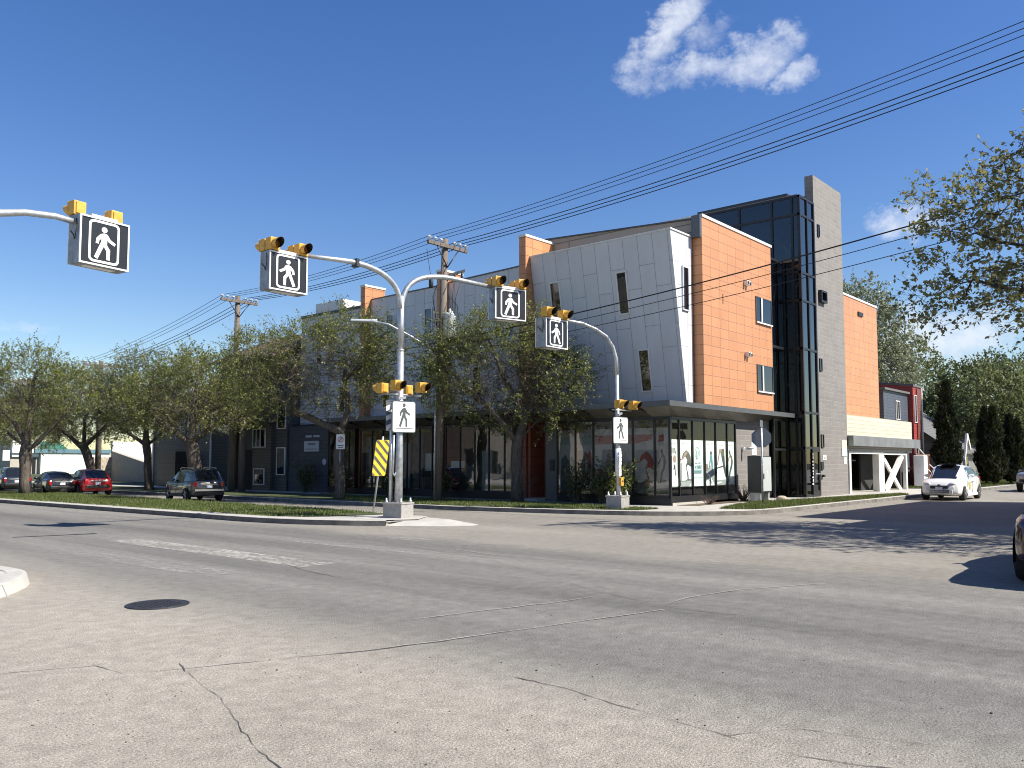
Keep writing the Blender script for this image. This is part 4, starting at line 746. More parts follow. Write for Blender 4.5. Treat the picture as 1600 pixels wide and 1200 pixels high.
def stripe_plate(root, C, w, h):
    b = MB(); b.box(C[0]-w/2,C[0]+w/2,C[1]-.006,C[1]+.006,C[2]-h/2,C[2]+h/2, 0)
    for i in range(-2, 6):
        z0 = C[2]-h/2+i*.28; P = [(C[0]-w/2,z0),(C[0]+w/2,z0+.22),(C[0]+w/2,z0+.36),(C[0]-w/2,z0+.14)]; P = [(x,min(max(z,C[2]-h/2),C[2]+h/2)) for x, z in P]; b.poly([(x,C[1]-.009,z) for x, z in P], 1)
    b.build('striped_marker', [K['stopback'], K['signwhite']], root)
stripe_plate(R1, (15.98,18.28,3.02), .5, .88)
b = MB(); b.tube([(15.78,18.0,2.45),(15.76,18.0,1.4)], .03, 8); b.tube([(15.76,18.0,1.4),(15.86,18.05,1.32),(15.95,18.1,1.4)], .025, 6); b.build('conduit', K['galv'], R1)
# kerbside pole (right)
R2 = thing('crosswalk_signal', 'single-armed crosswalk signal in the grass before the shop corner, with yellow push button', 'signal', (23.7,15.81,.15), 'pedestrian crossing signals')
QX, QY = 23.7, 15.81
base_block(R2, QX, QY, .13, .29, .46, .1)
b = MB(); b.tube([(QX+.06,QY,.55),(QX+.04,QY,2.5),(QX+.0,QY,4.65)], [.085,.075,.07], 12); b.build('pole', K['galv'], R2)
b = MB(); b.tube([(QX,QY,4.6),(QX-.02,QY,5.15),(QX-.15,QY+.04,5.55),(QX-.45,QY+.1,5.88),(QX-.9,QY+.2,6.08),(QX-1.5,QY+.32,6.22),(QX-2.3,QY+.46,6.24)], [.07,.068,.065,.062,.058,.052,.05], 12); b.build('arm', K['galv'], R2)
sign_box(R2, (20.8,16.3,5.72), 0, True, 1.1, .92, .38, (1,))
for (x, y) in ((23.5,15.6), (24.32,15.6)): beacon(R2, (x,y,3.62), 0, .95)
b = MB(); b.tube([(23.4,15.8,3.44),(24.4,15.7,3.44)], .022, 6); b.obox((23.72,15.72,3.3), (.1,0,.03), (0,.05,0), (0,0,.035)); b.build('beacon_bracket', K['galv'], R2)
ped_sign(R2, (23.72,15.68,2.76), -.1, True)
b = MB(); b.tube([(QX+.055,QY,1.25),(QX+.05,QY,2.15)], .10, 10)
for i in range(7): z = 1.3+i*.12; b.obox((QX+.02+rng.uniform(-.03,.03),QY-.1,z), (.07,0,rng.uniform(-.02,.02)), (0,.006,0), (0,0,.05))
b.build('taped_paper', K['paper'], R2)
b = MB(); b.obox((QX+.06,QY-.11,1.05), (.075,0,0), (0,.05,0), (0,0,.14)); o = b.build('push_button', K['yellow'], R2, bevel=.012); b = MB(); b.lathe((QX+.06,QY-.165,1.07), [(.03,-.012),(.03,.002)], 10, 'y'); b.build('button', K['ink'], o)
# near pole: only its arm reaches into the photograph
R3 = thing('crosswalk_signal', 'crosswalk signal whose arm and walking sign reach in at far left', 'signal', (3.55,18.6,.15), 'pedestrian crossing signals')
base_block(R3, 3.55, 18.6, .13, .31, .46)
b = MB(); b.tube([(3.55,18.6,.5),(3.55,18.6,5.2)], [.11,.09], 12); b.build('pole', K['galv'], R3)
b = MB(); b.tube(arc_arm((3.55,18.6,5.1), (4.6,18.4,6.35), (5.4,18.3,6.5))+[(6.2,18.2,6.68),(6.75,18.17,6.72),(7.3,18.14,6.66)], [.08]*15+[.07,.065,.06], 12); b.build('arm', K['galv'], R3)
sign_box(R3, (7.66,18.22,6.32), .16, False, 1.12, 1.02, .38, (-1,))
# ------------------------------------------------------------------ other signs and posts
t = thing('hazard_marker', 'leaning sign with yellow and black diagonal stripes in the median dirt', 'sign', (17.26,20.5,.15))
def lean(x, z): return Vector((17.2+.12*z*.8+x*.93, 20.55-.12*z*.6-x*.3, .15+z))
b = MB(); b.tube([lean(0,-.1), lean(0,2.35)], .032, 8); b.build('post', K['galv'], t)
def hz(u, v, o=0): p = lean((u-.5)*.46, 1.12+v*1.12); return p+Vector((-.3,-.95,0))*(.045+o)
b = MB(); b.prism([hz(u,v) for u, v in rrect(0,1,0,1,.09)], (.004,.012,0)); o = b.build('sign_plate', K['hazy'], t)
b = MB()
for i in range(-1, 6):
    v0 = i*.245+.02; P = [(0,v0+.21),(1,v0-.21+.02),(1,v0-.10),(0,v0+.32)]
    P = [(u, v) for u, v in P]; cl = []
    for k in range(4):       # clip the stripe to the plate
        (u0,a0),(u1,a1) = P[k], P[(k+1)%4]
        if 0 <= a0 <= 1: cl.append((u0,a0))
        for lim in (0, 1):
            if (a0-lim)*(a1-lim) < 0: s_ = (lim-a0)/(a1-a0); cl.append((u0+(u1-u0)*s_, lim))
    if len(cl) >= 3:
        cxx = sum(p[0] for p in cl)/len(cl); cyy = sum(p[1] for p in cl)/len(cl); cl.sort(key=lambda p: math.atan2(p[1]-cyy, p[0]-cxx)); b.poly([hz(u*.97+.015,v*.98+.01,.004) for u, v in cl])
b.build('stripes', K['hazb'], o); b = MB(); b.lathe(tuple(hz(.5,.62,.008)), [(.012,-.004),(.012,.004)], 8, 'y').lathe(tuple(hz(.5,.36,.008)), [(.012,-.004),(.012,.004)], 8, 'y'); b.build('bolt', K['ink'], o)
t = thing('parking_sign', 'small white parking sign on a thin post beside the leaning elm', 'sign', (22.19,28.7,.15))
b = MB(); b.tube([(22.19,28.7,.1),(22.19,28.7,2.75)], .028, 8); b.build('post', K['galv'], t)
C = Vector((22.15,28.62,2.55)); ax = Vector((.8,-.6,0)); nn = Vector((-.6,-.8,0)); fr = lambda u, v, o=0: C+ax*(u-.5)*.36+Vector((0,0,(v-.5)*.62))+nn*o
b = MB(); b.prism([fr(u,v) for u, v in rrect(0,1,0,1,.08)], nn*.006); o = b.build('sign_plate', K['signwhite'], t)
b = MB(); frame_band(b, fr, [(.5+.34*math.cos(a), .66+.2*math.sin(a)) for a in [2*PI*i/20 for i in range(20)]], [(.5+.26*math.cos(a), .66+.15*math.sin(a)) for a in [2*PI*i/20 for i in range(20)]], 0, .01); b.poly([fr(.3,.53,.01),(fr(.36,.5,.01)),fr(.72,.79,.01),fr(.66,.82,.01)], 0); b.poly([fr(.42,.54,.011),fr(.47,.54,.011),fr(.47,.78,.011),fr(.42,.78,.011)], 1); frame_band(b, fr, [(.52+.11*math.cos(a), .71+.06*math.sin(a)) for a in [2*PI*i/12 for i in range(12)]], [(.52+.06*math.cos(a), .71+.03*math.sin(a)) for a in [2*PI*i/12 for i in range(12)]], 1, .011); b.poly([fr(.15,.22,.01),fr(.85,.22,.01),fr(.85,.27,.01),fr(.15,.27,.01)], 1); b.poly([fr(.2,.1,.01),fr(.8,.1,.01),fr(.8,.15,.01),fr(.2,.15,.01)], 1); b.build('symbol', [K['redsym'], K['ink']], o)
t = thing('stop_sign', 'back of an octagonal sign with a street name blade on top, in the corner grass', 'sign', (30.5,13.8,.15))
b = MB(); b.tube([(30.5,13.8,.1),(30.5,13.8,3.0)], .035, 8); b.build('post', K['galv'], t)
n2 = Vector((.62,.35,0)).normalized(); a2 = Vector((-n2.y,n2.x,0)); oc = [Vector((30.55,13.83,2.62))+a2*.36*math.cos(PI/8+i*PI/4)/math.cos(PI/8)+Vector((0,0,.36*math.sin(PI/8+i*PI/4)/math.cos(PI/8))) for i in range(8)]
b = MB(); b.prism(oc, n2*.006); o = b.build('sign_plate', K['stopback'], t); b = MB(); b.poly([p+n2*.008 for p in oc]); b.build('front_face', K['redsym'], o)
b = MB(); b.obox((30.5,13.8,3.16), Vector((.95,.30,.0)).normalized()*.42, Vector((-.3,.95,0))*.006, (0,0,.13)); o = b.build('street_name_blade', K['stopback'], t)
t = thing('utility_cabinet', 'pale grey electrical cabinet on short legs behind the octagonal sign', 'cabinet', (31.9,14.35,.15))
b = MB(); b.box(31.45,32.35,14.3,14.85,.5,1.95); b.build('body', K['dkmetal'], t, bevel=.02); b = MB(); b.box(31.48,32.32,14.25,14.3,.56,1.9); o = b.build('door', K['cabg'], t); b = MB(); b.box(31.56,31.62,14.22,14.249,1.05,1.25); b.build('handle', K['black'], o); b = MB(); b.lathe((31.95,14.245,1.3), [(.05,-.004),(.05,.004)], 10, 'y'); b.build('badge', K['paper'], o)
for x in (31.55, 32.25): MB().box(x-.05,x+.05,14.35,14.8,.1,.5).build('leg', K['galv'], t)
b = MB(); b.tube([(32.7,14.6,.1),(32.7,14.6,1.2)], .05, 8); tag(b.build('bollard', K['dkmetal'], None, (32.7,14.6,.1)), 'short dark steel post beside the electrical cabinet', 'bollard')
b = MB(); b.lathe((34.0,14.55,.15), [(.0,.16),(.12,.15),(.2,.1),(.24,0)][::-1], 10); tag(b.build('boulder', K['stone'], None, (34.0,14.55,.15)), 'small rounded rock in the bed left of the glass tower', 'rock')
# ------------------------------------------------------------------ utility poles and wires
INS = (-1.0, -.68, -.36, .38, .70, 1.0)
def util_pole(label, x, y, top, z0, half=1.05, cans=False, lamp=False, tilt=(0,0), yaw=0):
    t = thing('utility_pole', label, 'utility pole', (x,y,z0), 'wooden utility poles')
    tx_, ty_ = x+tilt[0], y+tilt[1]; zc = top-.32
    b = MB(); b.tube([(x,y,z0-.1),(x+tilt[0]*.5,y+tilt[1]*.5,(top+z0)/2),(tx_,ty_,top)], [.19,.165,.13], 12); b.build('pole', K['wood'], t)
    ca, sa = math.cos(yaw), math.sin(yaw); b = MB(); b.obox((tx_,ty_-.16,zc), (ca*half*1.08,sa*half*1.08,0), (-sa*.055,ca*.055,0), (0,0,.07)); b.build('crossarm', K['wood'], t)
    b = MB()
    for s in (-1, 1): b.tube([(tx_,ty_-.14,zc-.85),(tx_+s*.62*ca,ty_-.16+s*.62*sa,zc-.05)], .025, 6)
    b.build('arm_brace', K['dkmetal'], t)
    for i in INS:
        b = MB(); b.lathe((tx_+i*half*ca,ty_-.16+i*half*sa,zc+.07), [(.02,0),(.02,.05),(.075,.06),(.07,.11),(.085,.115),(.06,.17),(.03,.19)], 10); b.build('insulator', K['porc'], t)
    if cans:
        for (dx, dy, z) in ((.42,-.3,7.1),(.75,.12,7.0),(.1,-.5,7.15)):
            b = MB(); b.lathe((x+dx,y+dy,z-.5), [(.2,0),(.22,.03),(.22,.92),(.23,.94),(.2,1.0),(.05,1.04)], 16); o = b.build('transformer', K['cangrey'], t)
            b = MB(); b.lathe((x+dx+.06,y+dy,z+.5), [(.05,0),(.06,.06),(.04,.09),(.06,.12),(.035,.2)], 8); b.build('bushing', K['porc'], o)
        b = MB(); b.obox((x+.4,y-.15,6.75), (.55,0,0), (0,.05,0), (0,0,.05)); b.build('transformer_bracket', K['galv'], t)
        b = MB(); b.obox((x+.55,y-.2,9.35), (.55,-.2,.22), (.02,.05,0), (0,0,.06)); b.build('fuse_arm', K['dkmetal'], t)
        b = MB()
        for k in range(3): b.lathe((x+.25+k*.32,y-.25-k*.1,9.02+k*.1), [(.03,0),(.05,.05),(.03,.1),(.05,.15),(.03,.24)], 8); b.tube([(x+.25+k*.32,y-.25-k*.1,9.0+k*.1),(x+.3+k*.2,y-.3,8.4),(x+.5+k*.1,y-.25,7.75)], .012, 5)
        b.tube([(x-.75,y-.1,10.2),(x-.68,y-.15,9.6),(x-.6,y-.2,9.0)], .01, 5); b.lathe((x-.6,y-.2,8.62), [(.06,0),(.09,.04),(.09,.3),(.04,.38)], 8)
        b.build('fuse_cutout', K['wire'], t)
        b = MB(); b.tube([(x-.1,y-.1,9.0),(x-.25,y+.05,8.3),(x-.16,y-.12,7.0)], .02, 5); b.tube([(x+.2,y-.2,8.6),(x+.9,y-.2,8.1),(x+1.05,y-.1,7.6),(x+.8,y,7.5)], .012, 5); b.build('drop_lead', K['wire'], t)
        b = MB(); b.tube([(x-.2,y-.06,.2),(x-.21,y-.06,6)], .035, 6); b.build('conduit', K['galv'], t)
    if lamp:
        b = MB(); b.tube([(x-.1,y+.1,6.15),(x-.8,y+.75,6.75),(x-1.5,y+1.3,7.2),(x-1.95,y+1.65,7.3)], .045, 8); o = b.build('lamp_arm', K['galv'], t)
        b = MB(); b.obox((x-2.3,y+1.92,7.31), (-.38,.3,.0), (.09,.115,0), (0,0,.05)); b.obox((x-1.98,y+1.67,7.31), (-.12,.1,0), (.07,.09,0), (0,0,.07)); b.build('lamp_head', K['cangrey'], o, bevel=.03)
    return (tx_, ty_-.16, zc+.24, half, yaw)
A1 = util_pole('wooden utility pole with transformers and a cobra street lamp, before the shop glass', 23.65, 24.35, 10.75, .15, 1.03, True, True, (.22,-.15))
A2 = util_pole('plain wooden utility pole with one crossarm above the dark townhouse', 24.7, 41.2, 10.75, .15, 1.03, tilt=(.1,0))
A0 = util_pole('wooden utility pole just beyond the right edge that carries the overhead wires', 23.8, 3.2, 12.3, .15, 1.15, yaw=-.175)
b = MB(); b.tube([(24.95,40.7,.1),(24.95,40.7,4.1)], [.19,.17], 12); tag(b.build('cut_pole', K['wood'], None, (24.95,40.7,.15)), 'shorter bare post standing next to the plain utility pole', 'post')
A3 = util_pole('distant wooden pole left of the white shop wall', 21.9, 62, 7.4, .15)
A4 = util_pole('distant wooden pole between the leaning boulevard trees', 23.3, 54.5, 8.1, .15)
def wire_path(p, q, sag, n=14): 
    p, q = Vector(p), Vector(q); return [p.lerp(q, i/n)-Vector((0,0,sag*4*(i/n)*(1-i/n))) for i in range(n+1)]
far = (22.5, 100, 8.0, 1.03, 0)
back = (24.2, -22, 12.4, 1.1, 0)
for k, i in enumerate(INS):
    b = MB(); chain = [back, A0, A1, A2, A4, far]; P = []
    for s in range(len(chain)-1):
        c0, c1 = chain[s], chain[s+1]; w_ = wire_path((c0[0]+i*c0[3], c0[1], c0[2]), (c1[0]+i*c1[3], c1[1], c1[2]), .28 if s != 4 else .8); P += w_[(1 if s else 0):]
    b.tube(P, .011 if k < 3 else .016, 5, cap=False)
    tag(b.build('power_wire', K['wire'], None, (24,24,10.7)), 'thin overhead power wire running between the crossarms' if k < 3 else 'thicker overhead power wire running between the crossarms', 'wire', 'upper power wires' if k < 3 else 'lower power wires')
for k, (z0, z1, r, lab) in enumerate([(8.45,6.55,.022,'thickest and topmost of the three low cables crossing the orange wall'),(8.15,6.3,.012,'middle one of the three low cables crossing the orange wall'),(7.75,6.0,.012,'lowest of the three low cables crossing the orange wall')]):
    b = MB(); b.tube(wire_path((24.0,-22,z0+.2),(23.9,3.35,z0),.3)+wire_path((23.9,3.35,z0),(23.75,24.2,z1),.25)[1:]+wire_path((23.75,24.2,z1),(24.7,41.2,z1+.2),.25)[1:], r, 5, cap=False)
    tag(b.build('service_cable', K['wire'], None, (24,14,7.5)), lab, 'cable')
# ------------------------------------------------------------------ vehicles (x forward, y left, z up)
def car(label, cat, loc, yaw, mat, st, gh, wheel, name='parked_car', group=None, rear=True, front=True, trim='carblack', scale=1.0, plates=True, lamps=None, extra=None):
    """st: stations (x, bottom, shoulder, half width); gh: greenhouse (x, roof z, roof half width, kind) rear to front; wheel: (x rear, x front, radius)"""
    t = thing(name, label, cat, loc, group, yaw); t.scale = (scale,)*3
    B = lambda b, n, m, p=None, bevel=0: b.build(n, m, p or t, local=True, bevel=bevel)
    ST = []          # refine with smooth interpolation
    for i in range(len(st)-1):
        for j in range(4):
            u = j/4; s_ = u*u*(3-2*u)*.5+u*.5; ST.append([st[i][k]+(st[i+1][k]-st[i][k])*(u if k == 0 else s_) for k in range(4)])
    ST.append(list(st[-1]))
    def sec(x, zb, zs, hw):
        H = zs-zb; return [(0,zb),(hw*.80,zb),(hw*.95,zb+.05),(hw*.99,zb+H*.22),(hw,zb+H*.45),(hw*.985,zb+H*.68),(hw*.965,zb+H*.86),(hw*.90,zb+H*.97),(hw*.72,zs+.015),(hw*.35,zs+.035),(0,zs+.04)]
    b = MB(); V = []; n = 20
    for (x, zb, zs, hw) in ST:
        r = sec(x, zb, zs, hw); V += [(x,-y,z) for y, z in r]+[(x,y,z) for y, z in r[-2:0:-1]]
    F = []
    for i in range(len(ST)-1):
        for j in range(n): F.append((i*n+j, i*n+(j+1)%n, (i+1)*n+(j+1)%n, (i+1)*n+j))
    F += [tuple(range(n-1,-1,-1)), tuple((len(ST)-1)*n+j for j in range(n))]
    b.add(V, F, 0, True)
    def at(x, k):
        for i in range(len(st)-1):
            if st[i][0] <= x <= st[i+1][0]: u = (x-st[i][0])/(st[i+1][0]-st[i][0]); return st[i][k]+(st[i+1][k]-st[i][k])*u
        return st[0][k] if x < st[0][0] else st[-1][k]
    # greenhouse: roof and pillars in body colour, panes separate
    G = []
    for (x, zr, rw, kd) in gh:
        hw = at(x, 3)*.90; zs = at(x, 2)-.01; zr = max(zr, zs+.02)
        G.append(((x,hw,zs),(x,rw+(hw-rw)*.12,zs+(zr-zs)*.86),(x,rw*.86,zr-.015 if zr > zs+.1 else zr),(x,0,zr+.02), kd))
    panes = {'windscreen': MB(), 'rear_window': MB(), 'side_window': MB()}; SW = {1: MB(), -1: MB()}
    for i in range(len(G)-1):
        a, c = G[i], G[i+1]; kd = a[4]
        for s in (1, -1):
            f = lambda p: (p[0], p[1]*s, p[2])
            sidepane = kd in ('side',)
            quad = [f(a[0]), f(c[0]), f(c[1]), f(a[1])]
            if sidepane:
                m_ = .035; q = [Vector(p) for p in quad]; cen = sum(q, Vector())/4
                ins = [p+(cen-p)*.07+Vector((0,.006*s,0)) for p in q]; SW[s].poly(ins if s > 0 else ins[::-1])
            b.add(quad, [(0,1,2,3) if s < 0 else (3,2,1,0)], 0, False)
            b.add([f(a[1]), f(c[1]), f(c[2]), f(a[2])], [(0,1,2,3) if s < 0 else (3,2,1,0)], 0, True)
            b.add([f(a[2]), f(c[2]), f(c[3]), f(a[3])], [(0,1,2,3) if s < 0 else (3,2,1,0)], 0, True)
        if kd in ('front', 'rear'):
            nm = 'windscreen' if kd == 'front' else 'rear_window'; nrm = Vector((.5 if kd == 'front' else -.5, 0, .8))*.012
            L_ = lambda p, y: Vector((p[0], y, p[2]))+nrm
            for (k0, k1) in ((1,2),(2,3)):
                for s in (1, -1): panes[nm].add([Vector((a[k0][0], a[k0][1]*s*.95, a[k0][2]))+nrm, Vector((c[k0][0], c[k0][1]*s*.95, c[k0][2]))+nrm, Vector((c[k1][0], c[k1][1]*s*.95, c[k1][2]))+nrm, Vector((a[k1][0], a[k1][1]*s*.95, a[k1][2]))+nrm], [(0,1,2,3)], 0, True)
    body = B(b, 'body', K[mat])
    for nm in ('windscreen', 'rear_window'):
        if panes[nm].v: B(panes[nm], nm, K['gl_car2'])
    for s in (1, -1):
        if SW[s].v: B(SW[s], 'side_window', K['gl_car2'])
    xr, xf, wr = wheel
    for x in (xr, xf):
        for s in (1, -1):
            hw = at(x, 3); b = MB(); b.lathe((x, s*(hw-.10), wr), [(wr*.55,-.11),(wr*.92,-.11),(wr,-.07),(wr,.07),(wr*.92,.11),(wr*.62,.112)], 22, 'y'); o = B(b, 'wheel', K['rubber'])
            b = MB(); y0 = s*(hw+.006)
            b.lathe((x, y0, wr), [(wr*.62,-.02),(wr*.62,.004)], 22, 'y'); 
            for k in range(5):
                a = 2*PI*k/5; b.obox((x+math.cos(a)*wr*.33, y0+s*.012, wr+math.sin(a)*wr*.33), (math.cos(a)*wr*.3,0,math.sin(a)*wr*.3), (-math.sin(a)*wr*.07,0,math.cos(a)*wr*.07), (0,.008,0))
            B(b, 'rim', K['alloy'], o)
            b = MB(); R = wr*1.13          # dark arch lining round the tyre
            arc = [(x+R*math.cos(a), wr+R*math.sin(a)) for a in [math.radians(-12+204*k/16) for k in range(17)]]; inn = [(x+wr*.98*math.cos(a), wr+wr*.98*math.sin(a)) for a in [math.radians(-12+204*k/16) for k in range(17)]]
            for k in range(16): b.add([(arc[k][0], s*(hw+.004), arc[k][1]),(arc[k+1][0], s*(hw+.004), arc[k+1][1]),(inn[k+1][0], s*(hw-.03), inn[k+1][1]),(inn[k][0], s*(hw-.03), inn[k][1])], [(0,1,2,3)])
            B(b, 'wheel_arch', K['carblack'])
    x0, x1 = st[0][0], st[-1][0]; hr, hf = at(x0+.12, 3), at(x1-.12, 3)
    zr, zf = st[1][2], st[-2][2]
    # sills and bumpers in dark plastic
    b = MB(); 
    for s in (1, -1): b.obox(((xr+xf)/2, s*(at(0,3)*.99), at(0,1)+.07), ((xf-xr)/2-wr*1.15,0,0), (0,.02,0), (0,0,.06))
    B(b, 'sill', K[trim])
    for (xx, hw, sg, nm) in ((x0, hr, -1, 'rear_bumper'), (x1, hf, 1, 'front_bumper')):
        b = MB(); zb = at(xx, 1); P = [(xx+sg*.035, y) for y in (-hw*.7, hw*.7)]
        b.obox((xx+sg*.01, 0, zb+.10), (.045,0,0), (0,hw*.80,0), (0,0,.085)); B(b, nm, K[trim], bevel=.03)
    for s in (1, -1):       # lamps wrap the corners
        b = MB(); b.obox((x0+.10, s*hr*.86, zr-.17 if lamps is None else lamps[0]), (.11,s*.07,0), (-.01,s*.07,0), (0,0,.12 if lamps is None else lamps[1])); B(b, 'tail_light', K['tail'], bevel=.02)
        b = MB(); b.ell((x1-(.20 if lamps is None or len(lamps) < 5 else lamps[5]), s*hf*(.80 if lamps is None or len(lamps) < 5 else lamps[4]), zf-.16 if lamps is None else lamps[2]), .24, .13, .075 if lamps is None else lamps[3], -s*.62); B(b, 'headlight', K['head'])
        b = MB(); xm = gh[-2][0]-.05; b.ell((xm+.02, s*(at(xm,3)*.92+.11), at(xm,2)+.09), .07, .125, .08); B(b, 'mirror', K[mat])
        b = MB()        # door seams and handles
        for xx in (xr+wr*1.35, (xr+xf)/2+.05, xf-wr*1.25): b.obox((xx, s*(at(xx,3)*.997), (at(xx,1)+at(xx,2))/2+.02), (.004,0,0), (0,.006,0), (0,0,(at(xx,2)-at(xx,1))*.34))
        for xx in ((xr+xf)/2-.12, xf-wr*1.25-.95): b.obox((xx, s*(at(xx,3)*.985+.008), at(xx,2)-.2), (.09,0,0), (0,.012,0), (0,0,.018))
        B(b, 'door_seam', K['carblack'])
    if plates:
        b = MB(); b.obox((x0-.035, 0, zr-.28), (.008,0,0), (0,.15,0), (0,0,.075)); B(b, 'number_plate', K['plate'])
        b = MB(); b.obox((x1+.05, 0, st[-1][1]+.24), (.008,0,0), (0,.15,0), (0,0,.07)); B(b, 'number_plate', K['plate'])
    b = MB(); b.obox((x1+.02, 0, zf-.21), (.03,0,0), (0,hf*.52,0), (0,0,.06)); b.obox((x1+.035, 0, zf-.40), (.02,0,0), (0,hf*.6,0), (0,0,.07)); B(b, 'grille', K['carblack'])
    b = MB(); b.obox((x0-.012, 0, zr-.16), (.015,0,0), (0,hr*.5,0), (0,0,.018)); B(b, 'trim_strip', K['chrome'])
    if extra: extra(B, at, x0, x1, hr, hf, zr, zf)
    return t
K['gl_car2'] = M('car_window', (.012, .014, .016), .06, 0, var=0, spec=.7)
SEDAN = ([(-2.25,.42,.86,.62),(-2.12,.27,1.02,.82),(-1.4,.22,1.05,.885),(0,.2,.98,.90),(1.2,.2,.93,.89),(1.85,.22,.82,.83),(2.15,.28,.70,.70),(2.25,.36,.58,.5)],
         [(-1.75,1.0,.5,'rear'),(-1.0,1.40,.56,'side'),(-.1,1.46,.58,'side'),(.45,1.42,.57,'front'),(1.2,.95,.5,'end')], (-1.35,1.38,.32))
SUV = ([(-2.3,.50,.98,.70),(-2.2,.34,1.08,.87),(-1.4,.26,1.08,.94),(0,.25,1.04,.95),(1.2,.25,1.04,.94),(1.85,.27,1.0,.90),(2.22,.34,.88,.78),(2.33,.44,.72,.62)],
       [(-2.22,1.06,.68,'rear'),(-1.85,1.64,.63,'side'),(-.9,1.71,.65,'side'),(.1,1.71,.65,'side'),(.5,1.66,.63,'front'),(1.3,1.06,.6,'end')], (-1.42,1.42,.38))
CUV = ([(-2.2,.48,.95,.68),(-2.1,.32,1.05,.85),(-1.4,.25,1.06,.915),(0,.24,1.02,.925),(1.2,.24,.98,.91),(1.8,.26,.93,.87),(2.15,.33,.80,.74),(2.25,.42,.66,.58)],
       [(-2.08,1.03,.64,'rear'),(-1.5,1.55,.60,'side'),(-.7,1.63,.62,'side'),(.15,1.62,.61,'side'),(.5,1.57,.6,'front'),(1.28,1.0,.56,'end')], (-1.36,1.38,.36))
HATCH = ([(-2.28,.42,.92,.62),(-2.15,.27,1.02,.80),(-1.4,.2,1.06,.875),(0,.19,1.0,.885),(1.1,.19,.98,.88),(1.7,.2,.92,.84),(2.08,.24,.80,.74),(2.26,.30,.66,.56)],
         [(-2.1,1.0,.55,'rear'),(-1.7,1.40,.55,'side'),(-.8,1.55,.60,'side'),(.1,1.575,.60,'side'),(.42,1.53,.59,'front'),(1.55,.95,.55,'end')], (-1.4,1.4,.33))
TRUCK = ([(-2.9,.55,1.05,.88),(-2.8,.5,1.08,.95),(-1.0,.45,1.08,.97),(0,.42,1.1,.97),(1.5,.42,1.12,.97),(2.3,.45,1.12,.95),(2.72,.5,1.02,.88),(2.8,.55,.9,.8)],
         [(-.95,1.1,.72,'rear'),(-.8,1.80,.68,'side'),(.1,1.88,.7,'side'),(.75,1.82,.69,'front'),(1.4,1.12,.66,'end')], (-1.75,1.8,.40))
LONG = ([(-2.5,.50,.98,.70),(-2.3,.34,1.04,.87),(-1.4,.26,1.02,.93),(0,.25,1.0,.93),(1.2,.25,1.0,.93),(1.8,.26,.98,.91),(2.1,.30,.93,.86),(2.3,.36,.84,.76),(2.42,.42,.70,.60)],
       [(-2.3,1.02,.66,'rear'),(-1.9,1.40,.62,'side'),(-1.2,1.50,.62,'side'),(-.5,1.48,.62,'front'),(.6,1.0,.6,'end')], (-1.5,1.5,.36))
PY_ = PI/2
car('dark navy car at the far left, half hidden by the median tree', 'car', (17.6,52.2,0), PY_-.17, 'c_navy', *SUV, scale=.82)
car('dark grey sedan seen from behind with red tail lights', 'car', (17.75,46.6,0), PY_-.17, 'c_dark', *SEDAN, lamps=(.80,.12,.68,.07), scale=.84)
car('red crossover parked on the right of the dark sedan', 'car', (19.0,45.5,0), PY_-.15, 'c_red', *CUV, scale=.82)
def edge_extra(B, at, x0, x1, hr, hf, zr, zf):
    b = MB()
    for s in (1, -1): b.tube([(-1.7,s*.6,1.70),(-1.5,s*.6,1.76),(.2,s*.6,1.77),(.4,s*.6,1.70)], .02, 6)
    B(b, 'roof_rail', K['chrome']); b = MB(); b.obox((x0-.03,0,.62), (.03,0,0), (0,hr*.86,0), (0,0,.05)); B(b, 'chrome_strip', K['chrome'])
car('pewter grey utility vehicle beyond the median grass, left of the plain pole', 'car', (19.35,35.4,0), PY_-.17, 'c_grey', *SUV, extra=edge_extra, scale=.82)
def prius_extra(B, at, x0, x1, hr, hf, zr, zf):
    b = MB(); b.lathe((.55, -(at(.55,3)+.004), .66), [(.2,-.003),(.2,.003)], 20, 'y'); b.lathe((.55, (at(.55,3)+.004), .66), [(.2,-.003),(.2,.003)], 20, 'y'); B(b, 'door_emblem', M('emblem_gold', (.45,.38,.12), .5))
    b = MB(); b.obox((.3,0,1.60), (.32,0,.01), (0,.36,0), (0,0,.012)); B(b, 'roof_panel', K['gl_car2'], bevel=.01)
    b = MB(); b.lathe((x1+.055,0,zf-.14), [(.07,-.006),(.07,.006)], 14, 'x'); B(b, 'front_emblem', K['c_navy'])
car('white hatchback driving towards the corner on the side street', 'car', (42.95,10.25,0), PI+.02, 'c_white', *HATCH, name='car', extra=prius_extra, lamps=(.9,.12,.74,.085), trim='c_white')
car('silver pickup truck parked at the right edge beyond the cedars', 'truck', (57.8,8.9,0), PI, 'c_silver', *TRUCK, name='pickup_truck')
car('dark maroon car whose front corner enters at the right edge', 'car', (15.70,1.66,0), PI+.03, 'c_plum', *LONG, name='car', lamps=(.95,.12,.74,.085,.86,.33))
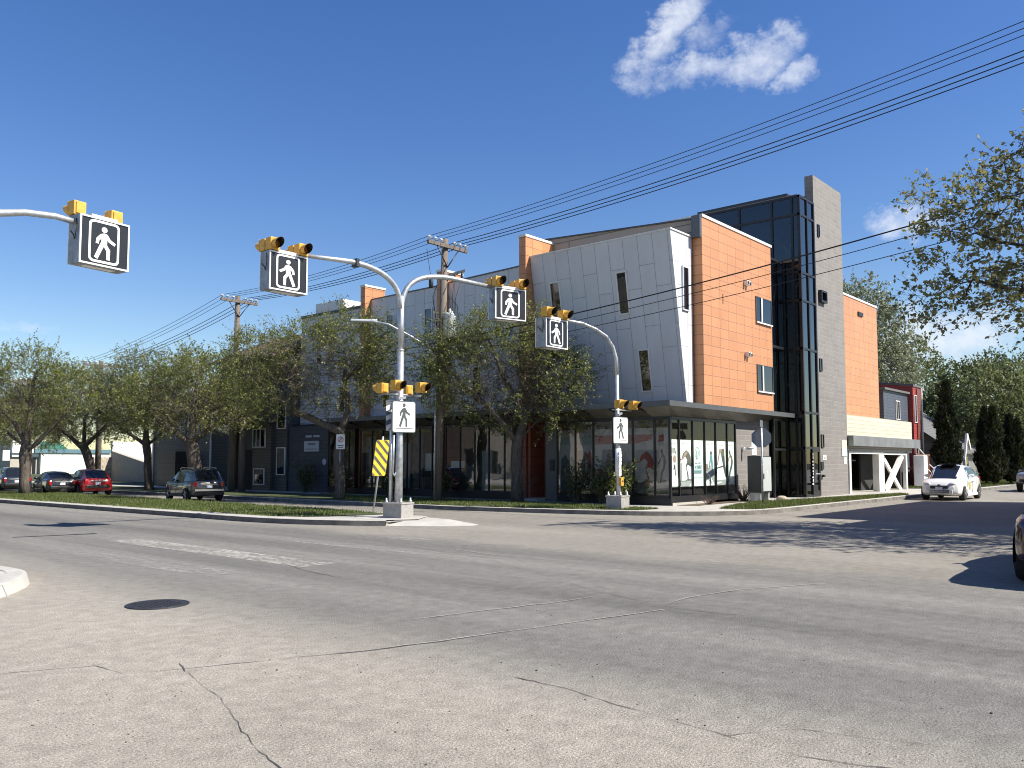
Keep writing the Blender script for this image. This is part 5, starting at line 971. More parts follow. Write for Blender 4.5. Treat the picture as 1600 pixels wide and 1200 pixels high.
# ------------------------------------------------------------------ trees
def blob_points(r, blobs, n, shell=.35):
    out = []; vol = np.array([b[3]*b[4]*b[5] for b in blobs]); cnt = np.maximum(1, (n*vol/vol.sum()).astype(int))
    for (cx_, cy_, cz_, rx, ry, rz), k in zip(blobs, cnt):
        d = r.randn(k,3); d /= np.linalg.norm(d, axis=1)[:,None]; rad = (shell**3+(1-shell**3)*r.rand(k))**(1/3); rad *= 1+.16*np.sin(d[:,0]*5+d[:,2]*4+cx_)*np.cos(d[:,1]*4+cy_)
        out.append(np.array([cx_,cy_,cz_])+d*rad[:,None]*np.array([rx,ry,rz]))
    return np.concatenate(out)
def grow(r, skel, A, step=.45, wob=.10):
    P = []; par = []
    def addline(pts, p):
        for i, q in enumerate(pts):
            q = np.array(q, float)
            if p < 0 and not P: P.append(q); par.append(-1); p = 0; continue
            a = P[p]; k = max(1, int(np.linalg.norm(q-a)/step))
            for j in range(1, k+1):
                s = j/k; pt = a+(q-a)*s+(r.randn(3)*wob*.35 if j < k else 0); P.append(pt); par.append(p); p = len(P)-1
        return p
    addline(skel[0], -1)
    for L_ in skel[1:]:
        q = np.array(L_[0]); i = int(np.argmin(np.linalg.norm(np.array(P)-q, axis=1))); addline(L_[1:], i)
    NP = np.zeros((len(P)+len(A)*14, 3)); n = len(P); NP[:n] = P
    order = np.argsort(np.min(np.linalg.norm(A[:,None]-NP[None,:n], axis=2), axis=1)); tips = []
    lo = max(2, int(.0*n)); z0 = skel[0][0][2]; zt = skel[0][-1][2]
    for ai in order:
        a = A[ai]; d = NP[:n]-a; D = np.linalg.norm(d, axis=1)+np.where(NP[:n,2] < z0+(zt-z0)*.8, 1.8, 0)+.35*np.maximum(0, NP[:n,2]-a[2]); i = int(np.argmin(D)); L_ = np.linalg.norm(NP[i]-a)
        k = min(13, max(1, int(L_/step))); p = i; off = r.randn(3)*wob*L_; off[2] -= .06*L_
        for j in range(1, k+1):
            s = j/k; NP[n] = NP[i]+(a-NP[i])*s+off*math.sin(PI*s); par.append(p); p = n; n += 1
        tips.append(p)
    return NP[:n], np.array(par), tips
def tree(name, label, base, skel, blobs, R, n, leaf, barkm, seed, group=None, leaves=9, ls=.075, twl=.5, ntw=3, cat='tree', rt_=.0045, shell=.45, droop=0., up_=.25, bare=.3, wood=1.0):
    r = np.random.RandomState(seed); A = blob_points(r, blobs, n, shell); NP, par, tips = grow(r, skel, A)
    N = len(NP); cnt = np.zeros(N); ch = [[] for _ in range(N)]
    for i in range(1, N): ch[par[i]].append(i)
    for i in range(N-1, -1, -1):
        if not ch[i]: cnt[i] += 1
        if par[i] >= 0: cnt[par[i]] += cnt[i]
    e = math.log(cnt[0])/math.log(R/rt_); rad = rt_*cnt**(1/e)*wood; rad[0] *= 1.25
    t = thing(name, label, cat, tuple(base), group)
    b = MB(); stack = [0]; 
    while stack:
        s = stack.pop(); chain = [par[s]] if par[s] >= 0 else []; rr = [min(rad[s]*1.15, rad[par[s]])] if par[s] >= 0 else []; c = s
        while True:
            chain.append(c); rr.append(rad[c]); 
            if not ch[c]: break
            nx = max(ch[c], key=lambda k: cnt[k]); stack += [k for k in ch[c] if k != nx]; c = nx
        m = max(rr)
        if len(chain) > 1: b.tube([NP[k] for k in chain], rr, 10 if m > .1 else 6 if m > .035 else 4 if m > .014 else 3, cap=(m > .05))
    b.build('trunk', barkm, t)
    # twigs and leaves
    ctr = np.mean(A, axis=0); T = NP[tips]; k = len(T)*ntw; O = np.repeat(T, ntw, axis=0)+r.randn(k,3)*.10
    d = (O-ctr); d /= np.linalg.norm(d, axis=1)[:,None]+1e-6; d = d*.55+r.randn(k,3)*.6; d[:,2] += up_; d /= np.linalg.norm(d, axis=1)[:,None]
    L_ = twl*(.4+.9*r.rand(k)); E_ = O+d*L_[:,None]; E_[:,2] -= droop*L_
    sd = np.cross(d, r.randn(k,3)); sd /= np.linalg.norm(sd, axis=1)[:,None]; w = .0055+.003*(bare > .2)
    TV = np.stack([O-sd*w, O+sd*w, E_+sd*w*.5, E_-sd*w*.5], 1)
    rel = (O-ctr)/(A.std(axis=0)*1.9+1e-6); outer = np.linalg.norm(rel, axis=1)*.75+rel[:,2]*.28; keep = r.rand(k) < np.clip((outer-.28)*1.9, .10 if bare > .2 else .7, 1-bare*.4); Ol, El = O[keep], E_[keep]; kl = len(Ol)
    s = np.floor(r.rand(kl*leaves)*3)/2.6+.15+.06*r.randn(kl*leaves); s = np.clip(s, 0, 1); C = np.repeat(Ol, leaves, 0)+(np.repeat(El-Ol, leaves, 0))*s[:,None]+r.randn(kl*leaves,3)*.045
    m = len(C); u = r.randn(m,3); u /= np.linalg.norm(u, axis=1)[:,None]; v = np.cross(u, r.randn(m,3)); v /= np.linalg.norm(v, axis=1)[:,None]; sz = ls*(.5+.8*r.rand(m)); 
    LV = np.stack([C-u*sz[:,None]*.6, C+v*sz[:,None]*.36, C+u*sz[:,None]*.6, C-v*sz[:,None]*.36], 1)
    V = np.concatenate([LV.reshape(-1,3), TV.reshape(-1,3)]); F = np.arange(len(V)).reshape(-1,4); mi = np.r_[np.zeros(m, np.int32), np.ones(k, np.int32)].astype(np.int32)
    npmesh('crown', V, F, [leaf, barkm], t, mi)
    return t
EL, MBK = K['elbark'], K['mbark']
# elm in front of the shop glass
tree('elm_tree', 'elm with a straight furrowed trunk in the grass before the shop glass', (25.15,21.4,.15),
     [[(25.15,21.4,.1),(25.13,21.42,1.2),(25.15,21.42,2.4)], [(25.15,21.42,2.3),(24.8,21.75,3.1),(24.3,22.3,3.9),(23.7,22.9,4.7),(23.1,23.5,5.4)], [(25.15,21.42,2.4),(25.35,21.2,3.4),(25.3,21.3,4.6),(25.1,21.6,6.3)], [(25.15,21.42,2.4),(25.7,20.9,3.3),(26.0,20.4,3.6),(26.3,19.9,3.45)], [(25.3,21.3,3.4),(24.9,21.9,5.0),(24.5,22.4,6.6)], [(25.35,21.2,3.6),(25.6,20.6,5.0),(25.9,20.1,5.9)]],
     [(24.9,21.8,6.3,1.7,2.2,1.7),(24.0,23.0,5.4,1.7,1.9,1.5),(23.4,23.9,6.3,1.0,1.1,1.2),(25.6,20.6,5.2,1.35,1.9,1.35),(25.9,19.6,4.9,1.0,1.2,1.2),(25.7,19.9,3.5,.9,1.2,.7),(24.8,22.2,4.0,1.8,2.1,1.0),(23.2,23.9,4.6,1.0,1.2,.9)], .22, 1500, LEAF['elm'], EL, 11, 'elms along the avenue', leaves=13, ls=.066, twl=.6)
# bare sprouts round its foot
def sprouts(base, n, h, seed, name, label, cat, leafy=0, spread=.6, group=None, leaf=None, matw=None):
    r = random.Random(seed); b = MB(); t = thing(name, label, cat, base, group); C = []
    for i in range(n):
        a = r.uniform(0, 2*PI); L_ = h*r.uniform(.5, 1); s = spread*r.uniform(.3, 1); p = Vector(base)+Vector((math.cos(a)*.12*r.random(), math.sin(a)*.12*r.random(), 0)); P = [p]
        for j in range(1, 5): P.append(p+Vector((math.cos(a)*s*(j/4)**1.2*L_+r.gauss(0,.03), math.sin(a)*s*(j/4)**1.2*L_+r.gauss(0,.03), L_*(j/4)**.85)))
        b.tube(P, [.012,.01,.008,.006,.003], 4, cap=False)
        for j in range(2, 5): C.append((P[j], P[j-1]))
    b.build('stem', matw or EL, t)
    if leafy:
        q = np.random.RandomState(seed); O = np.array([c[0] for c in C]); B_ = np.array([c[1] for c in C]); k = len(O)*leafy; s = q.rand(k)[:,None]; Cn = np.repeat(O, leafy, 0)*s+np.repeat(B_, leafy, 0)*(1-s)+q.randn(k,3)*.08*h
        u = q.randn(k,3); u /= np.linalg.norm(u, axis=1)[:,None]; v = np.cross(u, q.randn(k,3)); v /= np.linalg.norm(v, axis=1)[:,None]; sz = (.05+.05*q.rand(k))[:,None]
        V = np.stack([Cn-u*sz, Cn+v*sz*.4, Cn+u*sz, Cn-v*sz*.4], 1).reshape(-1,3); npmesh('foliage', V, np.arange(len(V)).reshape(-1,4), leaf or LEAF['shrub'], t)
    return t
sprouts((25.25,21.35,.2), 16, 1.5, 5, 'sucker_shoots', 'bare sucker shoots around the foot of the straight elm', 'shoots', 0, 1.0)
# leaning elm before the dark townhouse
tree('elm_tree', 'elm with a long limb leaning left over the street, behind the parking sign', (22.3,28.9,.15),
     [[(22.3,28.9,.1),(22.28,28.85,1.5),(22.3,28.8,3.0)], [(22.3,28.8,2.9),(21.7,29.4,3.35),(20.9,30.1,3.8),(20.1,30.8,4.6),(19.4,31.4,5.5)], [(22.3,28.8,3.0),(22.45,28.5,3.9),(22.35,28.7,5.2),(22.4,28.6,6.8)], [(22.35,28.7,5.0),(22.9,27.9,5.9),(23.3,27.3,6.6)], [(20.9,30.1,3.8),(20.9,30.4,5.2),(21.0,30.2,6.5)]],
     [(22.5,28.5,6.7,1.7,1.9,1.6),(21.3,29.9,6.2,1.8,2.0,1.5),(19.9,31.0,6.0,1.6,1.7,1.5),(23.2,27.3,5.8,1.2,1.5,1.3),(22.3,28.8,5.0,2.0,2.2,1.2),(20.3,30.7,4.7,1.6,1.8,1.1)], .22, 1550, LEAF['elm'], EL, 12, 'elms along the avenue', leaves=13, ls=.066, twl=.6)
# median tree at the far left
tree('elm_tree', 'forked elm in the median grass at the far left', (15.65,44.6,.15),
     [[(15.65,44.6,.1),(15.62,44.6,1.4),(15.6,44.55,2.6)], [(15.6,44.55,2.3),(16.2,43.9,3.0),(16.8,43.3,3.9),(17.3,42.8,4.9)], [(15.6,44.55,2.6),(15.2,45.1,3.7),(14.6,45.6,4.5)], [(15.6,44.5,2.6),(15.7,44.4,4.6),(15.8,44.2,6)]],
     [(15.6,44.5,5.9,1.7,1.7,1.5),(14.2,46,5.0,1.6,1.6,1.4),(16.9,43.3,5.2,1.5,1.5,1.3),(15.4,44.8,4.2,2.2,2.2,.9)], .22, 950, LEAF['elm'], EL, 13, 'elms along the avenue', leaves=13, ls=.072, twl=.6)
# a row of elms on the far boulevard
row = [(21.9,51,7.4,.25,'spreading elm beside the red crossover, its trunk leaning left',(-.6,.8)),(22.4,40.5,7.6,.34,'thick-trunked old elm behind the pewter utility vehicle',(-.3,.3)),(21.9,62,7.2,.22,'round elm in front of the white shop wall',(.2,.6)),(22.6,46.2,8.2,.22,'taller elm with a bare dead branch at its top',(0,.5)),(22.0,72,7.5,.22,'far elm down the avenue, paler than the rest',(.3,.2)),(21.9,86,8.0,.22,'farthest elm of the avenue row',(0,.2))]
for k, (x, y, h, R, lab, ln) in enumerate(row):
    m = (x+ln[0], y+ln[1], 2.6)
    tree('elm_tree', lab, (x,y,.15), [[(x,y,.1),(x+ln[0]*.5,y+ln[1]*.5,1.3),m], [m,(m[0]-.8,m[1]+.9,3.5),(m[0]-1.7,m[1]+1.6,4.4)], [m,(m[0]+.7,m[1]-.8,3.6),(m[0]+1.4,m[1]-1.5,4.6)], [m,(m[0],m[1],4.2),(m[0]+.2,m[1]-.2,h-1.4)]],
         [(m[0],m[1],h-2.0,2.2,2.3,1.9),(m[0]-1.6,m[1]+1.6,h-2.8,1.8,1.8,1.5),(m[0]+1.5,m[1]-1.6,h-2.7,1.8,1.8,1.5),(m[0],m[1],h-3.5,2.7,2.8,1.1)], R, 1150 if y < 60 else 650, LEAF['elm'] if k not in (3, 4) else LEAF['elm2'], EL, 20+k, 'elms along the avenue', leaves=13, ls=.078, twl=.65)
for k, (x, y, h, lab) in enumerate([(31,56,10,'loose grey-green tree rising behind the townhouse roof'),(36,75,10,'tall tree behind the tan retaining wall'),(33,95,10,'distant tree above the white shop'),(15.3,66,7,'median elm far behind the forked one'),(3.5,62,9,'roadside elm at the far left edge'),(30,128,11,'pale tree at the end of the avenue'),(20,150,11,'broad tree closing the far end of the avenue'),(46,140,12,'distant tree behind the green roof'),(33,45.5,8.5,'tree behind the dark townhouse gable')]):
    tree('street_tree' if k > 2 else 'garden_tree', lab, (x,y,.1), [[(x,y,.05),(x,y+.1,1.6),(x+.1,y,3.0)], [(x+.1,y,3),(x+.2,y,h*.6)]], [(x,y,h*.66,h*.28,h*.28,h*.30),(x-h*.16,y+h*.1,h*.55,h*.2,h*.2,h*.2),(x+h*.16,y-h*.1,h*.52,h*.2,h*.2,h*.2)], .2, 480, LEAF['elm2'] if k % 2 == 0 else LEAF['elm'], EL, 40+k, 'background trees', leaves=8, ls=.16, twl=.9)
# maple whose branches hang in from the right
tree('maple_tree', 'large maple whose leafy branches hang in from the right edge', (24.9,-.9,.1),
     [[(24.6,.2,0),(24.55,.3,1.8),(24.4,.6,3.4)], [(24.4,.6,3.3),(23.9,1.9,4.7),(23.3,3.3,5.6),(22.6,4.7,6.1)], [(24.4,.6,3.4),(24.3,1.5,5.6),(23.8,2.6,7.6),(23.3,3.9,8.7)], [(24.4,.6,3.4),(25.3,1.6,5.0),(25.6,3.0,5.9),(25.3,4.2,6.3)], [(23.8,2.6,7.4),(24.3,2.0,9.0),(24.6,1.9,10.2)], [(24.3,1.5,5.4),(23.4,2.9,6.6),(22.4,4.6,7.2)]],
     [(23.3,3.6,8.4,1.25,1.4,1.3),(23.9,2.0,9.4,1.7,1.6,1.5),(22.5,5.0,6.9,1.15,1.2,.95),(23.9,3.6,7.2,1.5,1.5,1.2),(22.9,4.3,5.7,1.2,1.3,.65),(24.8,3.9,6.1,1.5,1.4,.85),(25.2,1.2,7.2,2.2,2.0,2.2),(24.6,-1.6,7.2,2.4,2.2,2.2),(24.3,3.6,5.0,1.3,1.0,.4),(22.3,5.0,8.0,1.0,1.1,.8),(22.1,5.6,5.5,1.0,1.0,.6)], .22, 1750, LEAF['maple'], MBK, 71, leaves=9, ls=.105, twl=.45, ntw=2, bare=.05, shell=.3)
tree('maple_tree', 'second maple just right of the picture, dappling the side street with shade', (21.9,-.6,.1), [[(21.9,-.6,0),(21.9,-.6,2.5),(21.8,-.4,3.8)], [(21.8,-.4,3.8),(21.6,0,6.5)], [(21.8,-.4,3.6),(22.6,.6,5.4)], [(21.8,-.4,3.6),(20.9,-1.2,5.2)]],
     [(21.6,.3,7.2,2.2,2.4,2.4),(22.6,1.0,5.6,1.5,1.5,1.2),(21.0,-1.4,6.0,1.6,1.6,1.6)], .2, 620, LEAF['maple'], MBK, 75, leaves=8, ls=.11, twl=.45, ntw=2, bare=.05, shell=.3)
# trees behind the tower and down the side street
tree('willow_tree', 'silvery light green tree behind the orange rear wall', (64,21.5,.1), [[(64,21.5,0),(64,21.4,2.5),(63.6,21,5)], [(63.6,21,5),(62.6,20,7),(62,19.2,8.6)], [(63.6,21,5),(63.8,21.2,8),(63.4,21,12)], [(63.6,21,4.6),(64.3,19.8,6.4),(65.2,18.8,7.0)]],
     [(62.8,20.6,11.6,3.0,2.6,3.2),(63.0,19.4,8.2,2.6,2.4,2.4),(65.0,19.0,8.2,1.9,1.8,2.0),(64.8,19.8,11.0,2.2,2.0,2.2),(61.2,23,10.5,2.2,2.2,2.4)], .3, 1100, LEAF['pale'], MBK, 72, leaves=9, ls=.17, twl=.9, ntw=3, bare=.0)
for k, (x, y, h, w_, lf, lab) in enumerate([(63,25.5,10.2,2.3,'elm2','bushy green tree rising behind the dark blue and red houses'),(92,27,15,5.0,'elm2','big green tree behind the grey bungalow'),(90,19.5,11.5,4.2,'deep','broad hazy green tree over the side street'),(84,16.0,10.5,3.8,'elm2','tall green tree at the right edge behind the cedars'),(104,33,13,5.5,'elm2','distant tree beyond the tower, low on the horizon'),(112,22,15,6,'deep','farthest green tree closing the side street'),(70,24,9,2.6,'deep','dark green tree behind the tall cedar')]):
    tree('garden_tree', lab, (x,y,.1), [[(x,y,0),(x,y,h*.2),(x+.2,y+.1,h*.34)], [(x+.2,y+.1,h*.34),(x-.3,y+.3,h*.6)]], [(x,y,h*.64,w_,w_,h*.32),(x-w_*.5,y+w_*.5,h*.5,w_*.75,w_*.75,h*.24),(x+w_*.5,y-w_*.5,h*.5,w_*.75,w_*.75,h*.24),(x+w_*.2,y-w_*.3,h*.82,w_*.55,w_*.55,h*.17)], .25, 700, LEAF[lf], MBK, 80+k, 'green trees down the side street', leaves=11, ls=.22, twl=1.0, ntw=3, bare=.0)
def cedar(label, x, y, h, w_, seed, lf='dark'):
    r = np.random.RandomState(seed); t = thing('cedar_tree', label, 'cedar', (x,y,.12), 'columnar cedars')
    b = MB(); b.tube([(x,y,.05),(x,y,h*.5),(x+.05,y,h*.93)], [.13,.08,.02], 8); b.build('trunk', EL, t)
    n = int(7600*h/6*w_); z = h*(.05+.95*r.rand(n)**.85); prof = w_*np.minimum(1, (z/h*6)**.7)*np.clip(1.04-(z/h)**2.6, .02, 1)*(.86+.16*np.sin(z*3.1+seed)); a = r.rand(n)*2*PI; rad = prof*(.45+.6*r.rand(n)**.5)*(1+.14*np.sin(a*5+z*2.3))
    C = np.c_[x+np.cos(a)*rad, y+np.sin(a)*rad, z+.1]; u = np.c_[np.cos(a)*.5, np.sin(a)*.5, np.ones(n)]+r.randn(n,3)*.4; u /= np.linalg.norm(u, axis=1)[:,None]; v = np.cross(u, r.randn(n,3)); v /= np.linalg.norm(v, axis=1)[:,None]; s = (.10+.12*r.rand(n))[:,None]
    V = np.stack([C-u*s*.4, C+v*s*.42, C+u*s*1.3, C-v*s*.42], 1).reshape(-1,3); npmesh('crown', V, np.arange(len(V)).reshape(-1,4), LEAF[lf], t); return t
cedar('tallest dark columnar cedar, right beside the red house', 60.6, 14.6, 6.9, .85, 1)
cedar('dark columnar cedar left of the bungalow row pair', 66.5, 13.6, 5.4, .68, 2); cedar('lighter olive columnar cedar standing in front of the bungalow', 64.8, 12.75, 5.3, .72, 3, 'cedarmid')
cedar('squat dark cedar nearest the pickup truck', 69.5, 12.65, 5.0, .85, 4); cedar('small dark cedar at the right edge over the pickup', 68.3, 11.95, 4.6, .75, 5, 'cedarmid')
# shrubs along the shop
for k, (x, y, h, n, lab) in enumerate([(26.0,19.2,1.7,34,'leafy dark shrub against the shop glass, left of the kerbside pole'),(26.05,18.1,1.5,30,'smaller leafy shrub touching the window posters'),(26.0,17.2,1.7,36,'bright spiky shrub directly right of the kerbside pole'),(26.1,26.5,1.3,26,'low shrub under the glass near the transformer pole'),(26.1,30.2,1.3,26,'low dark shrub under the glass beyond the hazard sign'),(26.1,33.5,1.5,28,'shrub by the navy block wall'),(26.1,36.6,1.9,30,'tall dark shrub in front of the navy wall')]):
    sprouts((x,y,.15), n, h, 60+k, 'shrub', lab, 'shrub', 7, .45, 'shrubs along the shop front', LEAF['elm'] if k == 2 else LEAF['deep'])
sprouts((31.6,15.1,.15), 60, .75, 90, 'dead_shrub', 'brown bare shrub at the foot of the block wall', 'shrub', 0, 1.0, None, None, K['brush'])
sprouts((28.4,14.95,.15), 30, .35, 91, 'dead_shrub', 'tiny dry shrub in the bed under the bright posters', 'shrub', 0, 1.4, None, None, K['brush'])
b = MB(); b.poly([(27.3,14.75,.158),(33.2,14.95,.158),(33.2,15.45,.158),(26.9,15.42,.158)]); struct(b.build('planting_bed', K['mulch']))
# ------------------------------------------------------------------ neighbouring buildings
def house(name, label, cat, x0, x1, y0, y1, z1, wall, roof, ridge='x', rise=2.0, eave=.35, z0=.1):
    t = thing(name, label, cat, (x0,y0,z0)); b = MB(); b.box(x0,x1,y0,y1,z0,z1)
    if ridge == 'x':
        ym = (y0+y1)/2
        for x in (x0, x1): b.poly([(x,y0,z1),(x,y1,z1),(x,ym,z1+rise)])
        b.build('wall', K[wall], t); b = MB()
        for s, ya in ((-1, y0), (1, y1)):
            k = rise/(ym-y0); yo = ya+s*eave; P = [(x0-eave,yo,z1-k*eave),(x1+eave,yo,z1-k*eave),(x1+eave,ym,z1+rise),(x0-eave,ym,z1+rise)]; b.prism(P, (0,0,.14))
    else:
        xm = (x0+x1)/2
        for y in (y0, y1): b.poly([(x0,y,z1),(x1,y,z1),(xm,y,z1+rise)])
        b.build('wall', K[wall], t); b = MB()
        for s, xa in ((-1, x0), (1, x1)):
            k = rise/(xm-x0); xo = xa+s*eave; b.prism([(xo,y0-eave,z1-k*eave),(xo,y1+eave,z1-k*eave),(xm,y1+eave,z1+rise),(xm,y0-eave,z1+rise)], (0,0,.14))
    b.build('roof', K[roof], t); return t
# dark townhouse joined to the corner building
TH = thing('townhouse', 'dark brown and grey lap-sided townhouse left of the corner building', 'house', (26.5,39,.15)); CUR = TH
MB().box(26.6,34,39.0,44.9,.1,3.9).box(26.6,34,39.0,44.9,3.9,7.4).build('wall', K['slate'], TH)
MB().box(25.9,26.6,40.1,44.9,3.85,7.35).box(26.4,26.6,40.2,42.0,.1,3.85).build('bay', K['brown'], TH)
b = MB(); b.prism([(25.5,38.9,7.3),(25.5,45.3,7.3),(29.8,45.3,9.2),(29.8,38.9,9.2)], (0,0,.16)).prism([(34.2,38.9,7.3),(34.2,45.3,7.3),(29.8,45.3,9.2),(29.8,38.9,9.2)], (0,0,.16)); b.build('roof', K['shinglebr'], TH)
MB().poly([(26.6,39,7.4),(34,39,7.4),(29.8,39,9.2)]).poly([(26.6,44.9,7.4),(34,44.9,7.4),(29.8,44.9,9.2)]).build('gable_wall', K['brown'], TH)
wall_window('x', 25.9, 40.6, 43.5, 5.3, 6.4, 'cap', [42.6]); wall_window('x', 26.4, 40.75, 41.9, 2.55, 3.5, 'cap', [41.2, 41.6]); wall_window('x', 26.6, 39.15, 39.85, 3.55, 5.0, 'cap'); wall_window('x', 26.6, 39.15, 39.85, 1.05, 2.45, 'cap'); wall_window('x', 26.4, 40.8, 41.75, .5, 1.3, 'cap')
MB().box(26.5,26.62,42.1,43.6,.1,2.4).build('doorway', K['darkroom'], TH); b = MB(); b.box(26.3,26.6,43.7,44.0,.1,3.85); b.build('porch_post', K['brown'], TH)
CUR = t = house('townhouse', 'slate blue house with white window frames glimpsed behind the old elm', 'house', 28.5, 37, 50, 58, 5.2, 'slate', 'shinglebr', 'y', 2.2)
for (y, z) in ((51.6,3.6),(54,3.6),(56.6,3.6),(52,1.0),(55.5,1.0)): wall_window('x', 28.5, y-.5, y+.5, z, z+1.2, 'cap', [y])
for y in (50.1, 53, 57.8): MB().box(28.42,28.5,y-.06,y+.06,.1,5.2).build('corner_board', K['cap'], t)
b = MB(); b.box(27.4,28.5,52.6,55,.1,2.4); b.build('porch', K['brown'], t)
t = thing('garden_wall', 'sloping tan garden wall ending in a rough stone pier', 'wall', (31,63,.1)); MB().prism([(31,62,.1),(31,70,.1),(31,70,2.6),(31,62,1.3)], (.4,0,0)).build('sloped_wall', K['tanwall'], t); MB().box(29.6,31.0,70,70.5,.1,2.1).build('stone_pier', K['stone'], t); MB().box(31.5,36,71,71.3,.1,3.4).build('lit_wall', K['stucco'], t)
t = thing('shop_building', 'white stucco shop with a teal fascia at the far left', 'shop', (39.8,118,.1)); CUR = t
MB().box(43.2,52,118,130,.1,2.9).build('wall', K['stucco'], t); MB().box(39.8,43.2,118.6,130,.1,4.4).build('front_wall', K['tanwall'], t); MB().box(39.8,42.3,118,118.6,2.9,4.5).build('raised_wall', K['stucco'], t)
MB().box(42.4,52.2,117.8,130.2,2.9,3.4).build('fascia', K['blue_trim'], t); MB().box(39.9,43.1,118.3,118.6,2.4,3.0).build('awning', K['paper'], t); MB().box(41.4,42.1,118.55,118.62,.1,2.2).build('door', K['door'], t); MB().box(42.4,42.8,118.55,118.62,.1,2.2).build('side_light', K['black'], t); MB().box(38.6,39.4,117.6,117.7,1.9,3.2).build('hanging_sign', K['paper'], t)
t = house('green_roof_house', 'low house with a dark green roof behind the white shop', 'house', 47.5, 53.5, 135, 145, 3.0, 'tanwall', 'greenroof', 'x', 1.7)
# houses on the side street
CUR = t = house('red_house', 'narrow red lap-sided house with a white corner board beside the garage', 'house', 58.3, 60.0, 16.0, 24, 6.6, 'redlap', 'shingle', 'x', .5, .06)
MB().box(59.0,60.03,15.94,15.999,1.4,6.5).build('shake_panel', K['redshake'], t); MB().box(59.95,60.1,15.9,16.0,.1,6.6).build('corner_board', K['cap'], t)
wall_window('y', 16.0, 58.5, 58.9, 4.3, 6.0, 'cap', None); wall_window('y', 16.0, 58.45, 58.95, 1.8, 2.7, 'cap')
t = thing('wooden_deck', 'reddish wooden deck with stairs and pale handrails before the red house', 'deck', (57,14.2,.1))
MB().box(55.6,58.6,15.25,15.95,1.25,1.36).build('platform', K['cedarw'], t); b = MB()
for i in range(14): x = 55.65+i*.21; b.box(x,x+.13,15.2,15.24,.2,2.1)
b.box(55.6,58.6,15.18,15.26,2.1,2.2); b.build('skirt_boards', K['cedarw'], t)
b = MB()
for i in range(7): b.box(58.6+i*.34,58.94+i*.34,15.0,15.9,.12,1.25-i*.17)
b.build('stairs', K['cedarw'], t)
for (x0, y0_, z0, x1, y1_, z1) in ((57.0,15.5,2.2,60.4,14.95,.8),(56.9,15.45,1.75,60.2,14.9,.4),(58.6,15.8,2.2,61.6,15.4,.9)):
    b = MB(); b.tube([(x0,y0_,z0),(x1,y1_,z1)], .045, 6); b.build('handrail', K['cap'], t)
b = MB(); b.tube([(54.6,15.2,3.1),(56.0,14.8,2.1)], .05, 6); b.tube([(55.6,15.3,.1),(55.9,15.3,2.2)], .04, 6); b.build('downpipe', K['cap'], t)
t = thing('covered_bin', 'tall white sheeted rack at the end of the garage', 'rack', (53.4,14.3,.15)); b = MB(); b.box(53.2,53.95,14.1,14.7,.3,2.1); b.build('cover', K['binw'], t, bevel=.05); MB().box(53.25,53.35,14.15,14.25,.1,.3).box(53.8,53.9,14.15,14.25,.1,.3).build('foot', K['galv'], t)
r5 = random.Random(4); b = MB()
for i in range(26): b.obox((55+r5.uniform(-.9,1.6),13.9+r5.uniform(-.4,.4),.25+r5.uniform(0,.35)), (r5.uniform(.05,.35),r5.uniform(-.2,.2),r5.uniform(-.2,.2)), (0,.05,0), (0,0,.03))
tag(b.build('scrap_pile', [K['greymetal']], None, (55,13.9,.15)), 'pile of scrap boards on the lawn by the garage end', 'scrap', kind='stuff')
CUR = t = house('grey_bungalow', 'grey shingled bungalow half hidden between the cedars', 'house', 72, 82, 17.2, 27, 2.7, 'greylap', 'shingle', 'x', 3.6, .5)
wall_window('y', 17.2, 76, 77.6, .9, 2.1, 'cap', [76.8]); MB().box(72.6,73.6,17.1,17.2,.1,2.2).build('door', K['paper'], t)
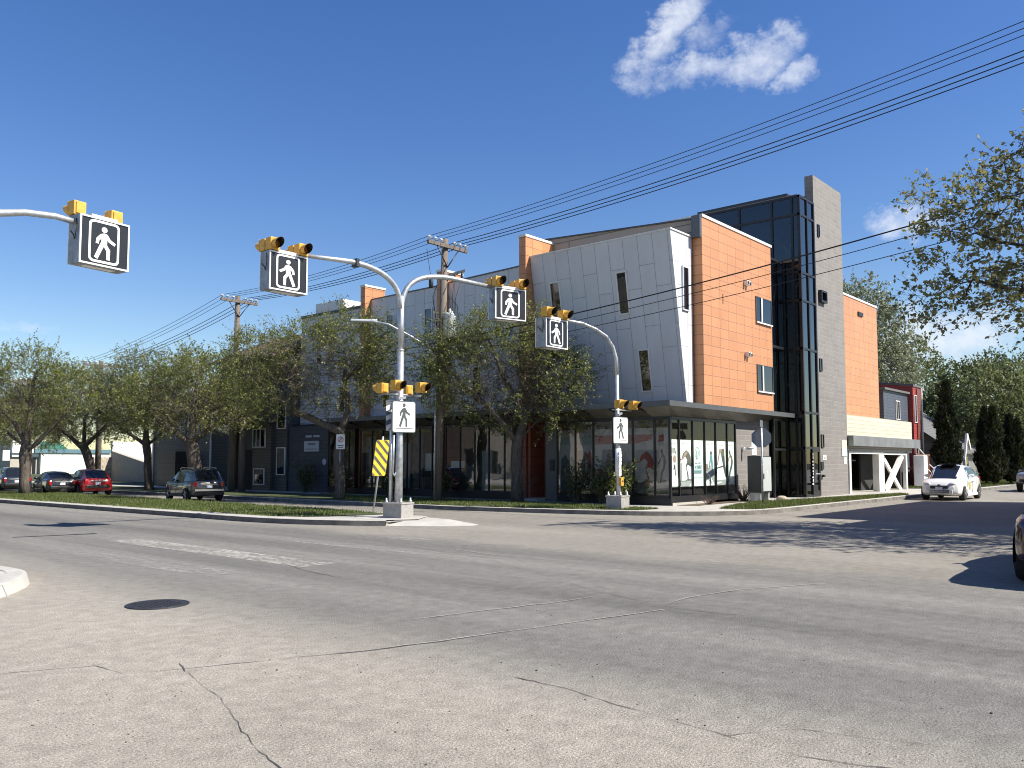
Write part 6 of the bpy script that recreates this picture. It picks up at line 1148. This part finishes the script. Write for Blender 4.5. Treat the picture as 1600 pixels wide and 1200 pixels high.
b = MB(); b.prism([(70.9,15.9,1.9),(71.9,15.9,3.9),(72.1,15.9,3.9),(73.0,15.9,2.7),(72.8,15.9,2.6),(72.0,15.9,3.6),(71.15,15.9,1.9)], (0,.15,0)).box(71.0,71.22,15.9,16.1,.1,1.9); b.build('porch_gable', K['cap'], t)
CUR = t = house('blue_house', 'dark blue-grey house showing above the cream parapet', 'house', 53.3, 58.2, 16.3, 26, 6.1, 'bluelap', 'shingle', 'x', .6, .15)
wall_window('y', 16.3, 55.6, 56.3, 4.4, 5.5, 'cap', [55.95])
# across the side street, outside the picture: this pair casts the stepped shadow on the road
CUR = t = house('corner_store', 'flat-roofed store across the side street that shades the road', 'store', 28.7, 42.9, -9, 3.4, 7.7, 'tanwall', 'dkmetal', 'x', .05, .02)
MB().box(25.2,28.68,-9,2.3,.1,6.6).build('side_wing', K['stucco'], t)
for x in (30, 33.5, 37, 41): MB().box(x-1,x+1,3.4,3.44,.8,2.6).build('window', K['gl_car2'], t)
# across the avenue, outside the picture: mirrored in the shop glass
for k, (y0, y1, h, wl, lab) in enumerate([(20,29,4.2,'stucco','low white shop across the avenue, mirrored in the glass'),(31,42,6.5,'greylap','grey two storey shop across the avenue'),(44,56,5,'tanwall','tan shop across the avenue'),(58,76,6,'brown','brown shop across the avenue, mirrored in the far panes'),(78,110,7,'slate','slate shop far across the avenue'),(-30,-14,7,'greylap','grey block across the crossing')]):
    x1 = -6 if k < 5 else -4
    CUR = t = house('shop_building', lab, 'shop', x1-10, x1, y0, y1, h, wl, 'shingle', 'x', .3, .1)
    for i in range(3): y = y0+(y1-y0)*(i+.5)/3; MB().box(x1,x1+.04,y-1.1,y+1.1,.7,2.7).build('window', K['gl_car2'], t)
for k, (x, y) in enumerate([(-2,33),(-1.5,47),(2,-14),(1.5,58),(1.5,66)]): tree('street_tree', ['elm across the avenue facing the shop','elm across the avenue facing the townhouse','elm behind the camera by the crossing','elm across the avenue mirrored in the left panes','farther elm across the avenue'][k], (x,y,.1), [[(x,y,.05),(x,y,1.8),(x,y,3)], [(x,y,3),(x,y,5)]], [(x,y,6,2.4,2.4,2.2)], .2, 250, LEAF['elm'], EL, 120+k, 'background trees', leaves=8, ls=.16, twl=.8)
